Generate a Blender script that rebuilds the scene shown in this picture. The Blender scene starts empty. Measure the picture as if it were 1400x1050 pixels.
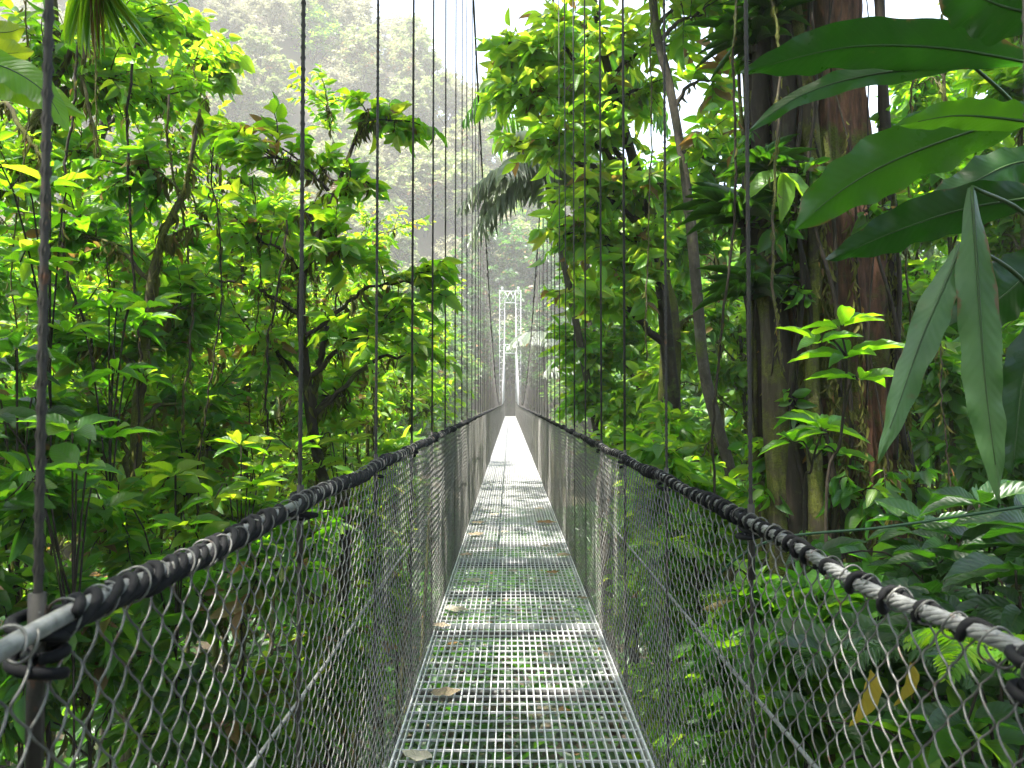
import bpy, math, random
import numpy as np
from mathutils import Vector
R_ = math.radians
scene = bpy.context.scene
COL = scene.collection
F = 1050.0; UC, VC = 697.0, 525.0; PITCH = math.atan(31 / 1050)

def P(u, v, D):
    a = (u - UC) / F; b = (VC - v) / F
    y = math.cos(PITCH) - b * math.sin(PITCH); z = math.sin(PITCH) + b * math.cos(PITCH)
    k = D / y
    return np.array([a * k, D, z * k])
def PS(lst): return [P(*t) for t in lst]
def sm(t):
    t = np.clip(t, 0, 1); return t * t * (3 - 2 * t)
def nrm(a): return a / np.maximum(np.linalg.norm(a, axis=-1, keepdims=True), 1e-9)

# ------------------------------------------------------------------ mesh buffer
class MB:
    def __init__(s): s.v = []; s.q = []; s.t = []; s.a = []; s.n = 0; s.mq = []; s.mt = []
    def add(s, v, quads=None, tris=None, attr=None, mat=0):
        v = np.asarray(v, float).reshape(-1, 3)
        s.v.append(v); s.a.append(np.zeros((len(v), 3)) if attr is None else np.asarray(attr, float).reshape(-1, 3))
        if quads is not None and len(quads):
            q = np.asarray(quads, np.int64).reshape(-1, 4) + s.n; s.q.append(q); s.mq.append(np.full(len(q), mat))
        if tris is not None and len(tris):
            t = np.asarray(tris, np.int64).reshape(-1, 3) + s.n; s.t.append(t); s.mt.append(np.full(len(t), mat))
        s.n += len(v)
    def mesh(s, name, mats, off=(0, 0, 0), smooth=True):
        me = bpy.data.meshes.new(name)
        V = np.concatenate(s.v) - np.asarray(off, float)
        A = np.concatenate(s.a)
        q = np.concatenate(s.q) if s.q else np.zeros((0, 4), np.int64)
        t = np.concatenate(s.t) if s.t else np.zeros((0, 3), np.int64)
        mi = np.concatenate(([np.concatenate(s.mq)] if s.q else []) + ([np.concatenate(s.mt)] if s.t else []))
        me.vertices.add(len(V)); me.vertices.foreach_set('co', V.astype(np.float32).ravel())
        me.loops.add(q.size + t.size); me.loops.foreach_set('vertex_index', np.concatenate([q.ravel(), t.ravel()]).astype(np.int32))
        nf = len(q) + len(t); me.polygons.add(nf)
        tot = np.concatenate([np.full(len(q), 4), np.full(len(t), 3)])
        st = np.concatenate([[0], np.cumsum(tot)[:-1]])
        me.polygons.foreach_set('loop_start', st.astype(np.int32)); me.polygons.foreach_set('loop_total', tot.astype(np.int32))
        me.polygons.foreach_set('material_index', mi.astype(np.int32))
        me.polygons.foreach_set('use_smooth', np.full(nf, bool(smooth)))
        at = me.attributes.new('lv', 'FLOAT_VECTOR', 'POINT'); at.data.foreach_set('vector', A.astype(np.float32).ravel())
        for m in (mats if isinstance(mats, (list, tuple)) else [mats]): me.materials.append(m)
        me.update(calc_edges=True); me.validate()
        return me
    def build(s, name, mats, parent=None, off=(0, 0, 0), smooth=True, loc=None):
        o = bpy.data.objects.new(name, s.mesh(name, mats, off, smooth)); COL.objects.link(o)
        if parent is not None: o.parent = parent
        if loc is not None: o.location = tuple(loc)
        return o

def tubes(mb, Pn, Rn, sides=6, mat=0, cap=True, attr=None):
    """batch of tubes: Pn (M,K,3), Rn (M,K)"""
    Pn = np.asarray(Pn, float); Rn = np.asarray(Rn, float)
    if Pn.ndim == 2: Pn = Pn[None]; Rn = np.broadcast_to(Rn, Pn.shape[:2])
    M, K, _ = Pn.shape
    Rn = np.broadcast_to(Rn, (M, K))
    T = nrm(np.gradient(Pn, axis=1))
    main = nrm(Pn[:, -1] - Pn[:, 0])
    ref = np.where(np.abs(main[:, 2:3]) > .8, np.array([[1., .13, 0]]), np.array([[.11, .07, 1.]]))
    S = nrm(np.cross(T, ref[:, None, :])); B = np.cross(S, T)
    an = np.arange(sides) * 2 * math.pi / sides
    ring = S[:, :, None, :] * np.cos(an)[None, None, :, None] + B[:, :, None, :] * np.sin(an)[None, None, :, None]
    V = Pn[:, :, None, :] + ring * Rn[:, :, None, None]
    base = (np.arange(M) * K * sides)[:, None, None]
    k = (np.arange(K - 1) * sides)[None, :, None]; j = np.arange(sides)[None, None, :]; j2 = (j + 1) % sides
    Q = np.stack([base + k + j, base + k + j2, base + k + sides + j2, base + k + sides + j], -1).reshape(-1, 4)
    at = None if attr is None else np.broadcast_to(np.asarray(attr, float), (M * K * sides, 3))
    tr = None
    if cap and sides == 4: Q = np.concatenate([Q, (base[:, 0] + np.array([[3, 2, 1, 0]])), (base[:, 0] + (K - 1) * sides + np.array([[0, 1, 2, 3]]))])
    elif cap:
        f = np.array([[0, i + 1, i] for i in range(1, sides - 1)]); l = np.array([[0, i, i + 1] for i in range(1, sides - 1)]) + (K - 1) * sides
        tr = (base[:, :1] + np.concatenate([f, l])[None]).reshape(-1, 3)
    mb.add(V.reshape(-1, 3), Q, tr, at, mat)

def box(mb, x0, x1, y0, y1, z0, z1, mat=0):
    v = [(x, y, z) for z in (z0, z1) for y in (y0, y1) for x in (x0, x1)]
    mb.add(v, [(0, 2, 3, 1), (4, 5, 7, 6), (0, 1, 5, 4), (2, 6, 7, 3), (0, 4, 6, 2), (1, 3, 7, 5)], mat=mat)

def curve(pts, n, jitter=0, rng=None):
    """Catmull-Rom resample"""
    p = np.asarray(pts, float); m = len(p)
    if m == 2: p = np.array([p[0], p[0] * .67 + p[1] * .33, p[0] * .33 + p[1] * .67, p[1]]); m = 4
    e = np.concatenate([[2 * p[0] - p[1]], p, [2 * p[-1] - p[-2]]])
    t = np.linspace(0, m - 1 - 1e-6, n); i = t.astype(int); f = (t - i)[:, None]
    a, b, c, d = e[i], e[i + 1], e[i + 2], e[i + 3]
    o = .5 * (2 * b + (c - a) * f + (2 * a - 5 * b + 4 * c - d) * f ** 2 + (3 * b - a - 3 * c + d) * f ** 3)
    if jitter and rng is not None:
        w = rng.normal(0, jitter, o.shape); w[0] = 0; w[-1] = 0; o = o + w
    return o

# ------------------------------------------------------------------ leaf templates (x along, y across -1..1, z up), faces
def leaf_tpl(rows, prof, droop, fold, wave=0.0):
    v = [(0, 0, 0)]; q = []; t = []
    for i in range(1, rows):
        x = i / rows; w = prof(x); z = -droop * x * x
        k = wave * math.sin(i * 2.1)
        v += [(x, -w, z + fold * w + k), (x, 0, z), (x, w, z + fold * w - k)]
    v.append((1, 0, -droop)); n = len(v) - 1
    t += [(0, 2, 1), (0, 3, 2)]
    for i in range(rows - 2):
        a = 1 + 3 * i; q += [(a, a + 1, a + 4, a + 3), (a + 1, a + 2, a + 5, a + 4)]
    a = 1 + 3 * (rows - 2); t += [(a, a + 1, n), (a + 1, a + 2, n)]
    return np.array(v, float), np.array(q).reshape(-1, 4), np.array(t)
pf_ov = lambda x: math.sin(math.pi * x ** .8) ** .8 * (1 if x < .75 else 1 - 1.1 * (x - .75))
pf_na = lambda x: math.sin(math.pi * x ** .9) ** .9
LEAF = leaf_tpl(5, pf_ov, .22, .16, .012)
LEAFHD = leaf_tpl(9, pf_ov, .25, .14, .02)
LEAFMID = leaf_tpl(3, pf_ov, .18, .14)
LEAFLO = (np.array([(0, 0, 0), (.45, -1, .05), (1, 0, -.15), (.45, 1, .05)], float), np.zeros((0, 4), int), np.array([(0, 2, 1), (0, 3, 2)]))
BLADE = leaf_tpl(4, pf_na, .18, .2)
BLADELONG = leaf_tpl(6, lambda x: (min(1, x * 6) * (1 - x) ** .55) * 1.15, .35, .25)

def leaves(mb, pos, dr, up, L, W, rnd, tpl, mat=0):
    tv, tq, tt = tpl
    d = nrm(dr); s = nrm(np.cross(up, d)); n = np.cross(d, s)
    N = len(pos); k = len(tv)
    V = (pos[:, None, :] + d[:, None, :] * (tv[None, :, 0:1] * L[:, None, None]) + s[:, None, :] * (tv[None, :, 1:2] * W[:, None, None] * .5)
         + n[:, None, :] * (tv[None, :, 2:3] * L[:, None, None]))
    A = np.empty((N, k, 3)); A[:, :, 0] = tv[None, :, 0]; A[:, :, 1] = np.sign(tv[None, :, 1]); A[:, :, 2] = rnd[:, None]
    off = (np.arange(N) * k)[:, None, None]
    mb.add(V.reshape(-1, 3), (off + tq[None]).reshape(-1, 4) if len(tq) else None, (off + tt[None]).reshape(-1, 3), A.reshape(-1, 3), mat)

def insphere(rng, n, e=2.2):
    a = nrm(rng.normal(size=(n, 3))); return a * rng.random((n, 1)) ** (1 / e)

# ------------------------------------------------------------------ materials
def newmat(name):
    m = bpy.data.materials.new(name); m.use_nodes = True; nt = m.node_tree; nt.nodes.clear()
    out = nt.nodes.new('ShaderNodeOutputMaterial')
    return m, nt, nt.nodes.new, nt.links.new, out
def math_(nt, op, a, b=None, c=None, clamp=False):
    n = nt.nodes.new('ShaderNodeMath'); n.operation = op; n.use_clamp = clamp
    for i, x in enumerate((a, b, c)):
        if x is None: continue
        if isinstance(x, (int, float)): n.inputs[i].default_value = x
        else: nt.links.new(x, n.inputs[i])
    return n.outputs[0]
def ramp(nt, fac, stops):
    r = nt.nodes.new('ShaderNodeValToRGB'); e = r.color_ramp.elements
    while len(e) < len(stops): e.new(.5)
    for x, (p, c) in zip(e, stops): x.position = p; x.color = (*c, 1)
    nt.links.new(fac, r.inputs[0]); return r.outputs[0]
def noise(nt, scale, vec=None, detail=4, rough=.6, dist=0):
    n = nt.nodes.new('ShaderNodeTexNoise'); n.inputs['Scale'].default_value = scale; n.inputs['Detail'].default_value = detail
    n.inputs['Roughness'].default_value = rough; n.inputs['Distortion'].default_value = dist
    if vec is not None: nt.links.new(vec, n.inputs['Vector'])
    return n.outputs['Fac']
def objvec(nt, scale=(1, 1, 1)):
    tc = nt.nodes.new('ShaderNodeTexCoord'); mp = nt.nodes.new('ShaderNodeMapping'); mp.inputs['Scale'].default_value = scale
    nt.links.new(tc.outputs['Object'], mp.inputs['Vector']); return mp.outputs[0]
def mixc(nt, fac, a, b, mode='MIX'):
    m = nt.nodes.new('ShaderNodeMix'); m.data_type = 'RGBA'; m.blend_type = mode
    if isinstance(fac, (int, float)): m.inputs['Factor'].default_value = fac
    else: nt.links.new(fac, m.inputs['Factor'])
    for i, x in ((6, a), (7, b)):
        if isinstance(x, tuple): m.inputs[i].default_value = (*x, 1)
        else: nt.links.new(x, m.inputs[i])
    return m.outputs[2]

def leafmat(name, cols, tcols, trans=.45, rough=.38, spec=.5, veins=True, spots=.25, vm=1.0, blotch=True, edge=False, bump=.35):
    """cols: ramp of reflected colours over the per leaf random, tcols: transmitted"""
    m, nt, N, L, out = newmat(name)
    a = N('ShaderNodeAttribute'); a.attribute_name = 'lv'
    sp = N('ShaderNodeSeparateXYZ'); L(a.outputs['Vector'], sp.inputs[0])
    x, y, r = sp.outputs
    k = len(cols)
    c = ramp(nt, r, [(.93 * i / (k - 1), q) for i, q in enumerate(cols)] + [(.985, (.2, .11, .04))])
    t = ramp(nt, r, [(.93 * i / (k - 1), q) for i, q in enumerate(tcols)] + [(.985, (.3, .17, .04))])
    if blotch:
        bl = noise(nt, 6, objvec(nt), 4, .7)
        f_ = math_(nt, 'ADD', math_(nt, 'MULTIPLY', bl, 1.5), .28)
        gr = nt.nodes.new('ShaderNodeCombineColor')
        for q_ in range(3): L(f_, gr.inputs[q_])
        c = mixc(nt, 1.0, c, gr.outputs[0], 'MULTIPLY')
    b = N('ShaderNodeBsdfPrincipled'); b.inputs['Roughness'].default_value = rough; b.inputs['Specular IOR Level'].default_value = spec
    if veins:
        ay = math_(nt, 'ABSOLUTE', y)
        rib = math_(nt, 'SUBTRACT', 1, math_(nt, 'MULTIPLY', ay, 14), clamp=True)
        ph = math_(nt, 'SUBTRACT', math_(nt, 'MULTIPLY', x, 9), math_(nt, 'MULTIPLY', ay, 2.2))
        wv = math_(nt, 'SINE', math_(nt, 'MULTIPLY', ph, 6.283))
        vein = math_(nt, 'MULTIPLY', math_(nt, 'SUBTRACT', wv, .86, clamp=True), 3.5)
        lin = math_(nt, 'MAXIMUM', rib, vein, clamp=True)
        c = mixc(nt, math_(nt, 'MULTIPLY', lin, .35 * vm), c, (.16, .24, .06))
        t = mixc(nt, math_(nt, 'MULTIPLY', lin, .4 * vm), t, (.10, .2, .02))
        if edge:
            en = noise(nt, 3.3, objvec(nt), 5, .75)
            es = math_(nt, 'MULTIPLY', math_(nt, 'SUBTRACT', math_(nt, 'ADD', math_(nt, 'MULTIPLY', ay, .42), en), .97, clamp=True), 14, clamp=True)
            c = mixc(nt, es, c, (.13, .075, .03)); t = mixc(nt, es, t, (.2, .12, .03))
            L(math_(nt, 'ADD', math_(nt, 'MULTIPLY', en, .5), rough - .22), b.inputs['Roughness'])
        if spots:
            nz = noise(nt, 17, objvec(nt), 3, .65)
            s_ = math_(nt, 'MULTIPLY', math_(nt, 'SUBTRACT', nz, .66, clamp=True), 9 * spots, clamp=True)
            c = mixc(nt, s_, c, (.12, .10, .035)); t = mixc(nt, s_, t, (.12, .09, .02))
        bp = N('ShaderNodeBump'); bp.inputs['Strength'].default_value = bump; bp.inputs['Distance'].default_value = .004
        L(math_(nt, 'ADD', math_(nt, 'MULTIPLY', wv, .5), math_(nt, 'MULTIPLY', rib, -1)), bp.inputs['Height']); L(bp.outputs[0], b.inputs['Normal'])
    L(c, b.inputs['Base Color'])
    tr = N('ShaderNodeBsdfTranslucent'); L(t, tr.inputs['Color'])
    mx = N('ShaderNodeMixShader'); mx.inputs[0].default_value = trans
    L(b.outputs[0], mx.inputs[1]); L(tr.outputs[0], mx.inputs[2]); L(mx.outputs[0], out.inputs[0])
    return m

def barkmat(name, cols, moss=.0, mosscol=(.09, .12, .018), sc=9, stretch=.16, bump=.8, lich=2.2):
    m, nt, N, L, out = newmat(name)
    v = objvec(nt, (1, 1, stretch)); v1 = objvec(nt)
    n1 = noise(nt, sc, v, 8, .68, .6); n2 = noise(nt, sc * 3.3, v, 6, .7)
    f = math_(nt, 'ADD', math_(nt, 'MULTIPLY', n1, .7), math_(nt, 'MULTIPLY', n2, .3))
    c = ramp(nt, f, [(.32 + .36 * i / (len(cols) - 1), q) for i, q in enumerate(cols)])
    li = noise(nt, 5, v1, 5, .6)
    c = mixc(nt, math_(nt, 'MULTIPLY', math_(nt, 'SUBTRACT', li, .6, clamp=True), lich, clamp=True), c, (.2, .2, .15))
    h = f
    if moss > 0:
        mn = noise(nt, 2.6, v1, 6, .72); mk = math_(nt, 'MULTIPLY', math_(nt, 'SUBTRACT', mn, .66 - .3 * moss, clamp=True), 9, clamp=True)
        fine = noise(nt, 90, v1, 2, .7)
        mc = ramp(nt, fine, [(.3, tuple(q * .35 for q in mosscol)), (.7, mosscol)])
        c = mixc(nt, mk, c, mc); h = math_(nt, 'ADD', f, math_(nt, 'MULTIPLY', mk, math_(nt, 'MULTIPLY', fine, .35)))
    b = N('ShaderNodeBsdfPrincipled'); b.inputs['Roughness'].default_value = .85; b.inputs['Specular IOR Level'].default_value = .25
    bp = N('ShaderNodeBump'); bp.inputs['Strength'].default_value = bump; bp.inputs['Distance'].default_value = .03
    L(h, bp.inputs['Height']); L(bp.outputs[0], b.inputs['Normal']); L(c, b.inputs['Base Color']); L(b.outputs[0], out.inputs[0])
    return m

def metal(name, c0, c1, metallic=.6, rough=.45, sc=40, rust=0, spec=.5):
    m, nt, N, L, out = newmat(name)
    n = noise(nt, sc, objvec(nt), 5, .65)
    c = ramp(nt, n, [(.3, c0), (.7, c1)])
    if rust:
        r = noise(nt, 23, objvec(nt), 4, .7)
        c = mixc(nt, math_(nt, 'MULTIPLY', math_(nt, 'SUBTRACT', r, .68 - .12 * rust, clamp=True), 8, clamp=True), c, (.11, .045, .02))
    b = N('ShaderNodeBsdfPrincipled'); b.inputs['Metallic'].default_value = metallic; b.inputs['Specular IOR Level'].default_value = spec
    L(c, b.inputs['Base Color']); L(math_(nt, 'ADD', math_(nt, 'MULTIPLY', n, .3), rough - .15), b.inputs['Roughness']); L(b.outputs[0], out.inputs[0])
    return m

G = {}
LM = {}
LM['deep'] = leafmat('deep_green_leaf', [(.016, .06, .008), (.03, .1, .012), (.05, .14, .014), (.09, .16, .02)],
                     [(.13, .46, .008), (.2, .58, .01), (.3, .66, .012), (.44, .7, .02)], .5)
LM['dark'] = leafmat('dark_and_shaded_leaf', [(.008, .03, .006), (.014, .05, .009), (.025, .075, .012)], [(.05, .2, .006), (.08, .28, .008), (.14, .38, .01)], .38)  # old dark leaves; on the trail trees it puts shade into the colour
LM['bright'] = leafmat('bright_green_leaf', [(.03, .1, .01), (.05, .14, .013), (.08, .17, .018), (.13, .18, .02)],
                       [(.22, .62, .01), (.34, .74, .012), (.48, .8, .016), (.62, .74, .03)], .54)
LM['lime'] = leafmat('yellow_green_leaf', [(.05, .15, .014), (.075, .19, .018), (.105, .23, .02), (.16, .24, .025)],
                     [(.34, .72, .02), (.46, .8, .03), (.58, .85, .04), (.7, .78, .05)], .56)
LM['glau'] = leafmat('broad_dark_leaf', [(.006, .026, .006), (.010, .04, .008), (.025, .08, .012)],
                     [(.02, .10, .005), (.045, .2, .007), (.2, .56, .012)], .4, .3, .5, spots=.4, vm=.2, edge=True, bump=.1)
LM['pale'] = leafmat('pale_underside_leaf', [(.035, .08, .028), (.055, .115, .04), (.08, .15, .055)],
                     [(.07, .22, .03), (.1, .28, .04), (.15, .34, .05)], .3, .38, .5, spots=.4, vm=.22, edge=True, bump=.12)
LM['grey'] = leafmat('grey_palm_leaf', [(.16, .19, .15), (.24, .27, .22), (.34, .37, .31)], [(.2, .28, .14), (.26, .34, .18), (.34, .42, .24)], .3, .4, .5, False)
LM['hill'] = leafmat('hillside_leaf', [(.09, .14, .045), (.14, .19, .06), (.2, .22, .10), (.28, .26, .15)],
                     [(.2, .34, .06), (.28, .4, .08), (.36, .4, .13), (.42, .4, .2)], .35, .55, .3, False)  # leaf colour lightened in place of thicker haze over the hill
LM['hillpale'] = leafmat('pale_hillside_leaf', [(.2, .2, .12), (.28, .27, .17), (.36, .33, .24)], [(.28, .32, .14), (.36, .37, .19), (.42, .4, .25)], .35, .6, .2, False)  # cream tree variety, its colour also lightened in place of haze
LM['flank'] = leafmat('valley_leaf', [(.025, .07, .02), (.04, .10, .025), (.065, .13, .03), (.10, .14, .04)],
                      [(.13, .34, .03), (.2, .44, .04), (.28, .52, .05), (.4, .5, .07)], .45, .45, .4, False)
LM['moss'] = leafmat('hanging_moss', [(.05, .055, .015), (.08, .085, .02), (.12, .12, .03)], [(.16, .17, .03), (.22, .24, .04), (.3, .3, .05)], .4, .8, .1, False)
LM['dry'] = leafmat('dry_leaf', [(.22, .17, .11), (.3, .24, .17), (.4, .36, .28)], [(.2, .14, .08), (.25, .18, .1), (.3, .25, .15)], .15, .7, .2)
LM['yellow'] = leafmat('yellow_leaf', [(.35, .24, .03), (.42, .3, .04)], [(.5, .34, .03), (.6, .42, .05)], .35, .5, .3)
BK = {}
BK['dark'] = barkmat('dark_twig_bark', [(.008, .006, .004), (.022, .016, .010), (.05, .038, .024)], .3, lich=1.0)
BK['mossy'] = barkmat('mossy_bark', [(.02, .015, .01), (.05, .038, .022), (.09, .075, .045)], .75, (.12, .13, .02))
BK['red'] = barkmat('red_brown_bark', [(.012, .007, .004), (.05, .025, .015), (.125, .056, .032), (.22, .11, .065)], .58, (.1, .12, .015), 10, .2, 1.0, .8)
BK['grey'] = barkmat('lichen_grey_bark', [(.02, .015, .01), (.05, .042, .03), (.11, .095, .07)], .3, sc=14, stretch=.4)
MT = {}
MT['galv'] = metal('galvanised_steel', (.46, .465, .46), (.66, .66, .655), .2, .4, 60, .25)
MT['wire'] = metal('galvanised_wire', (.055, .053, .048), (.2, .195, .18), .3, .45, 30, .8)
MT['cable'] = metal('dark_wire_rope', (.022, .019, .016), (.05, .044, .037), .2, .65, 90, .6)
MT['strand'] = metal('bare_wire_rope', (.13, .13, .125), (.3, .3, .29), .4, .45, 50, .6)
MT['bar'] = metal('grating_cross_bar', (.4, .4, .4), (.58, .58, .57), .2, .45, 40, .3)
MT['rope'] = metal('black_plastic_rope', (.005, .005, .006), (.012, .012, .013), 0, .75, 120, 0, .15)
MT['white'] = metal('white_steel', (.3, .31, .31), (.5, .51, .51), .1, .55, 6, .3)
MT['beam'] = metal('dull_channel_steel', (.07, .068, .065), (.17, .165, .16), .2, .6, 25, .7)
MT['greencord'] = metal('dark_green_cord', (.012, .05, .02), (.02, .08, .03), 0, .45, 60)

# ------------------------------------------------------------------ objects helpers
def thing(name, label, cat, loc=(0, 0, 0), group=None):
    o = bpy.data.objects.new(name, None); o.empty_display_size = .2; COL.objects.link(o); o.location = tuple(loc)
    return tag(o, label, cat, group)
def tag(o, label, cat, group=None):
    o['label'] = label; o['category'] = cat
    if group: o['group'] = group
    return o
def dup(root, loc, rotz=0, sc=1, label=None, group=None):
    r = root.copy(); COL.objects.link(r); r.location = tuple(loc); r.rotation_euler = (0, 0, rotz); r.scale = (sc, sc, sc)
    if label: r['label'] = label
    if group: r['group'] = group
    for ch in list(root.children):
        c = ch.copy(); COL.objects.link(c); c.parent = r
        for g in ch.children:
            d = g.copy(); COL.objects.link(d); d.parent = c
    return r

# ------------------------------------------------------------------ terrain
HX = np.array([-300, -60, -34, -25, -12, 0, 30, 80, 300]); HZ = np.array([120, 98, 80, 68, 51, 42, 27, 24, 40])
def ground(x, y):
    x = np.asarray(x, float); y = np.asarray(y, float)
    z = -6.6 + 3.4 * sm((x - .9) / 2.2) * sm((15 - y) / 7) + 1.8 * sm((-x - 2) / 4) + .12 * np.maximum(-x - 6, 0) + .12 * np.maximum(x - 4, 0)
    z = np.maximum(z, -6.6 + 4.6 * sm((.2 - y) / 2.5))
    z = z + 5.1 * sm((y - 69) / 12) * sm((30 - np.abs(x)) / 20) + np.interp(x, HX, HZ) * sm((y - 83) / 62)
    z = z + .22 * np.sin(x * .9 + 1.3) * np.cos(y * .7) + .5 * np.sin(x * .21) * np.sin(y * .17 + 1)
    return z
def make_ground():
    xs = np.concatenate([np.linspace(-900, -60, 22)[:-1], np.linspace(-60, 60, 121), np.linspace(60, 900, 22)[1:]])
    ys = np.concatenate([np.linspace(-700, -14, 14)[:-1], np.linspace(-14, 160, 175), np.linspace(160, 1200, 20)[1:]])
    X, Y = np.meshgrid(xs, ys); Z = ground(X, Y)
    n, k = X.shape; i = np.arange(n - 1)[:, None] * k + np.arange(k - 1)[None]
    mb = MB(); mb.add(np.stack([X, Y, Z], -1).reshape(-1, 3), np.stack([i, i + 1, i + k + 1, i + k], -1).reshape(-1, 4))
    m, nt, N, L, out = newmat('forest_floor')
    v = objvec(nt); a = noise(nt, 1.7, v, 8, .7); b2 = noise(nt, 26, v, 5, .7)
    c = ramp(nt, b2, [(.3, (.015, .011, .007)), (.5, (.05, .035, .02)), (.7, (.11, .085, .05))])
    c = mixc(nt, math_(nt, 'MULTIPLY', math_(nt, 'SUBTRACT', a, .48, clamp=True), 6, clamp=True), c, (.035, .06, .012))
    b = N('ShaderNodeBsdfPrincipled'); b.inputs['Roughness'].default_value = .9
    bp = N('ShaderNodeBump'); bp.inputs['Strength'].default_value = .8; bp.inputs['Distance'].default_value = .06
    L(b2, bp.inputs['Height']); L(bp.outputs[0], b.inputs['Normal']); L(c, b.inputs['Base Color']); L(b.outputs[0], out.inputs[0])
    o = mb.build('ground', m); o['kind'] = 'structure'
make_ground()

# ------------------------------------------------------------------ the bridge
XL, XR = -.486, .58             # deck edges
HL, HR = -.52, .615             # hanger planes
YB, YE = -2.0, 80.0
def deckz(y): return -1.5 + .5 * (np.maximum(np.asarray(y, float), 0) / 80) ** .85
def railz(y, s):
    d0 = 1.25 if s < 0 else 1.195
    sag = .005 * np.sin((np.asarray(y, float) - .9) / 1.07 * 2 * math.pi + math.pi / 2)
    return deckz(y) + d0 + .33 * sm((np.asarray(y, float) - 45) / 35) + sag
def cablez(y):
    y = np.asarray(y, float)
    return deckz(y) + np.where(y < 38, 1.45 + .0078 * (y - 38) ** 2, 1.45 + .0068 * (y - 38) ** 2)
bridge = thing('suspension_bridge', 'long narrow hanging footbridge with steel grating deck, wire mesh sides and vertical cables', 'footbridge', (0, 0, -1.5))
BO = np.array([0, 0, -1.5])
def bpart(mb, name, m, parent=None, smooth=True): return mb.build(name, m, bridge if parent is None else parent, BO if parent is None else BO, smooth)

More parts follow.
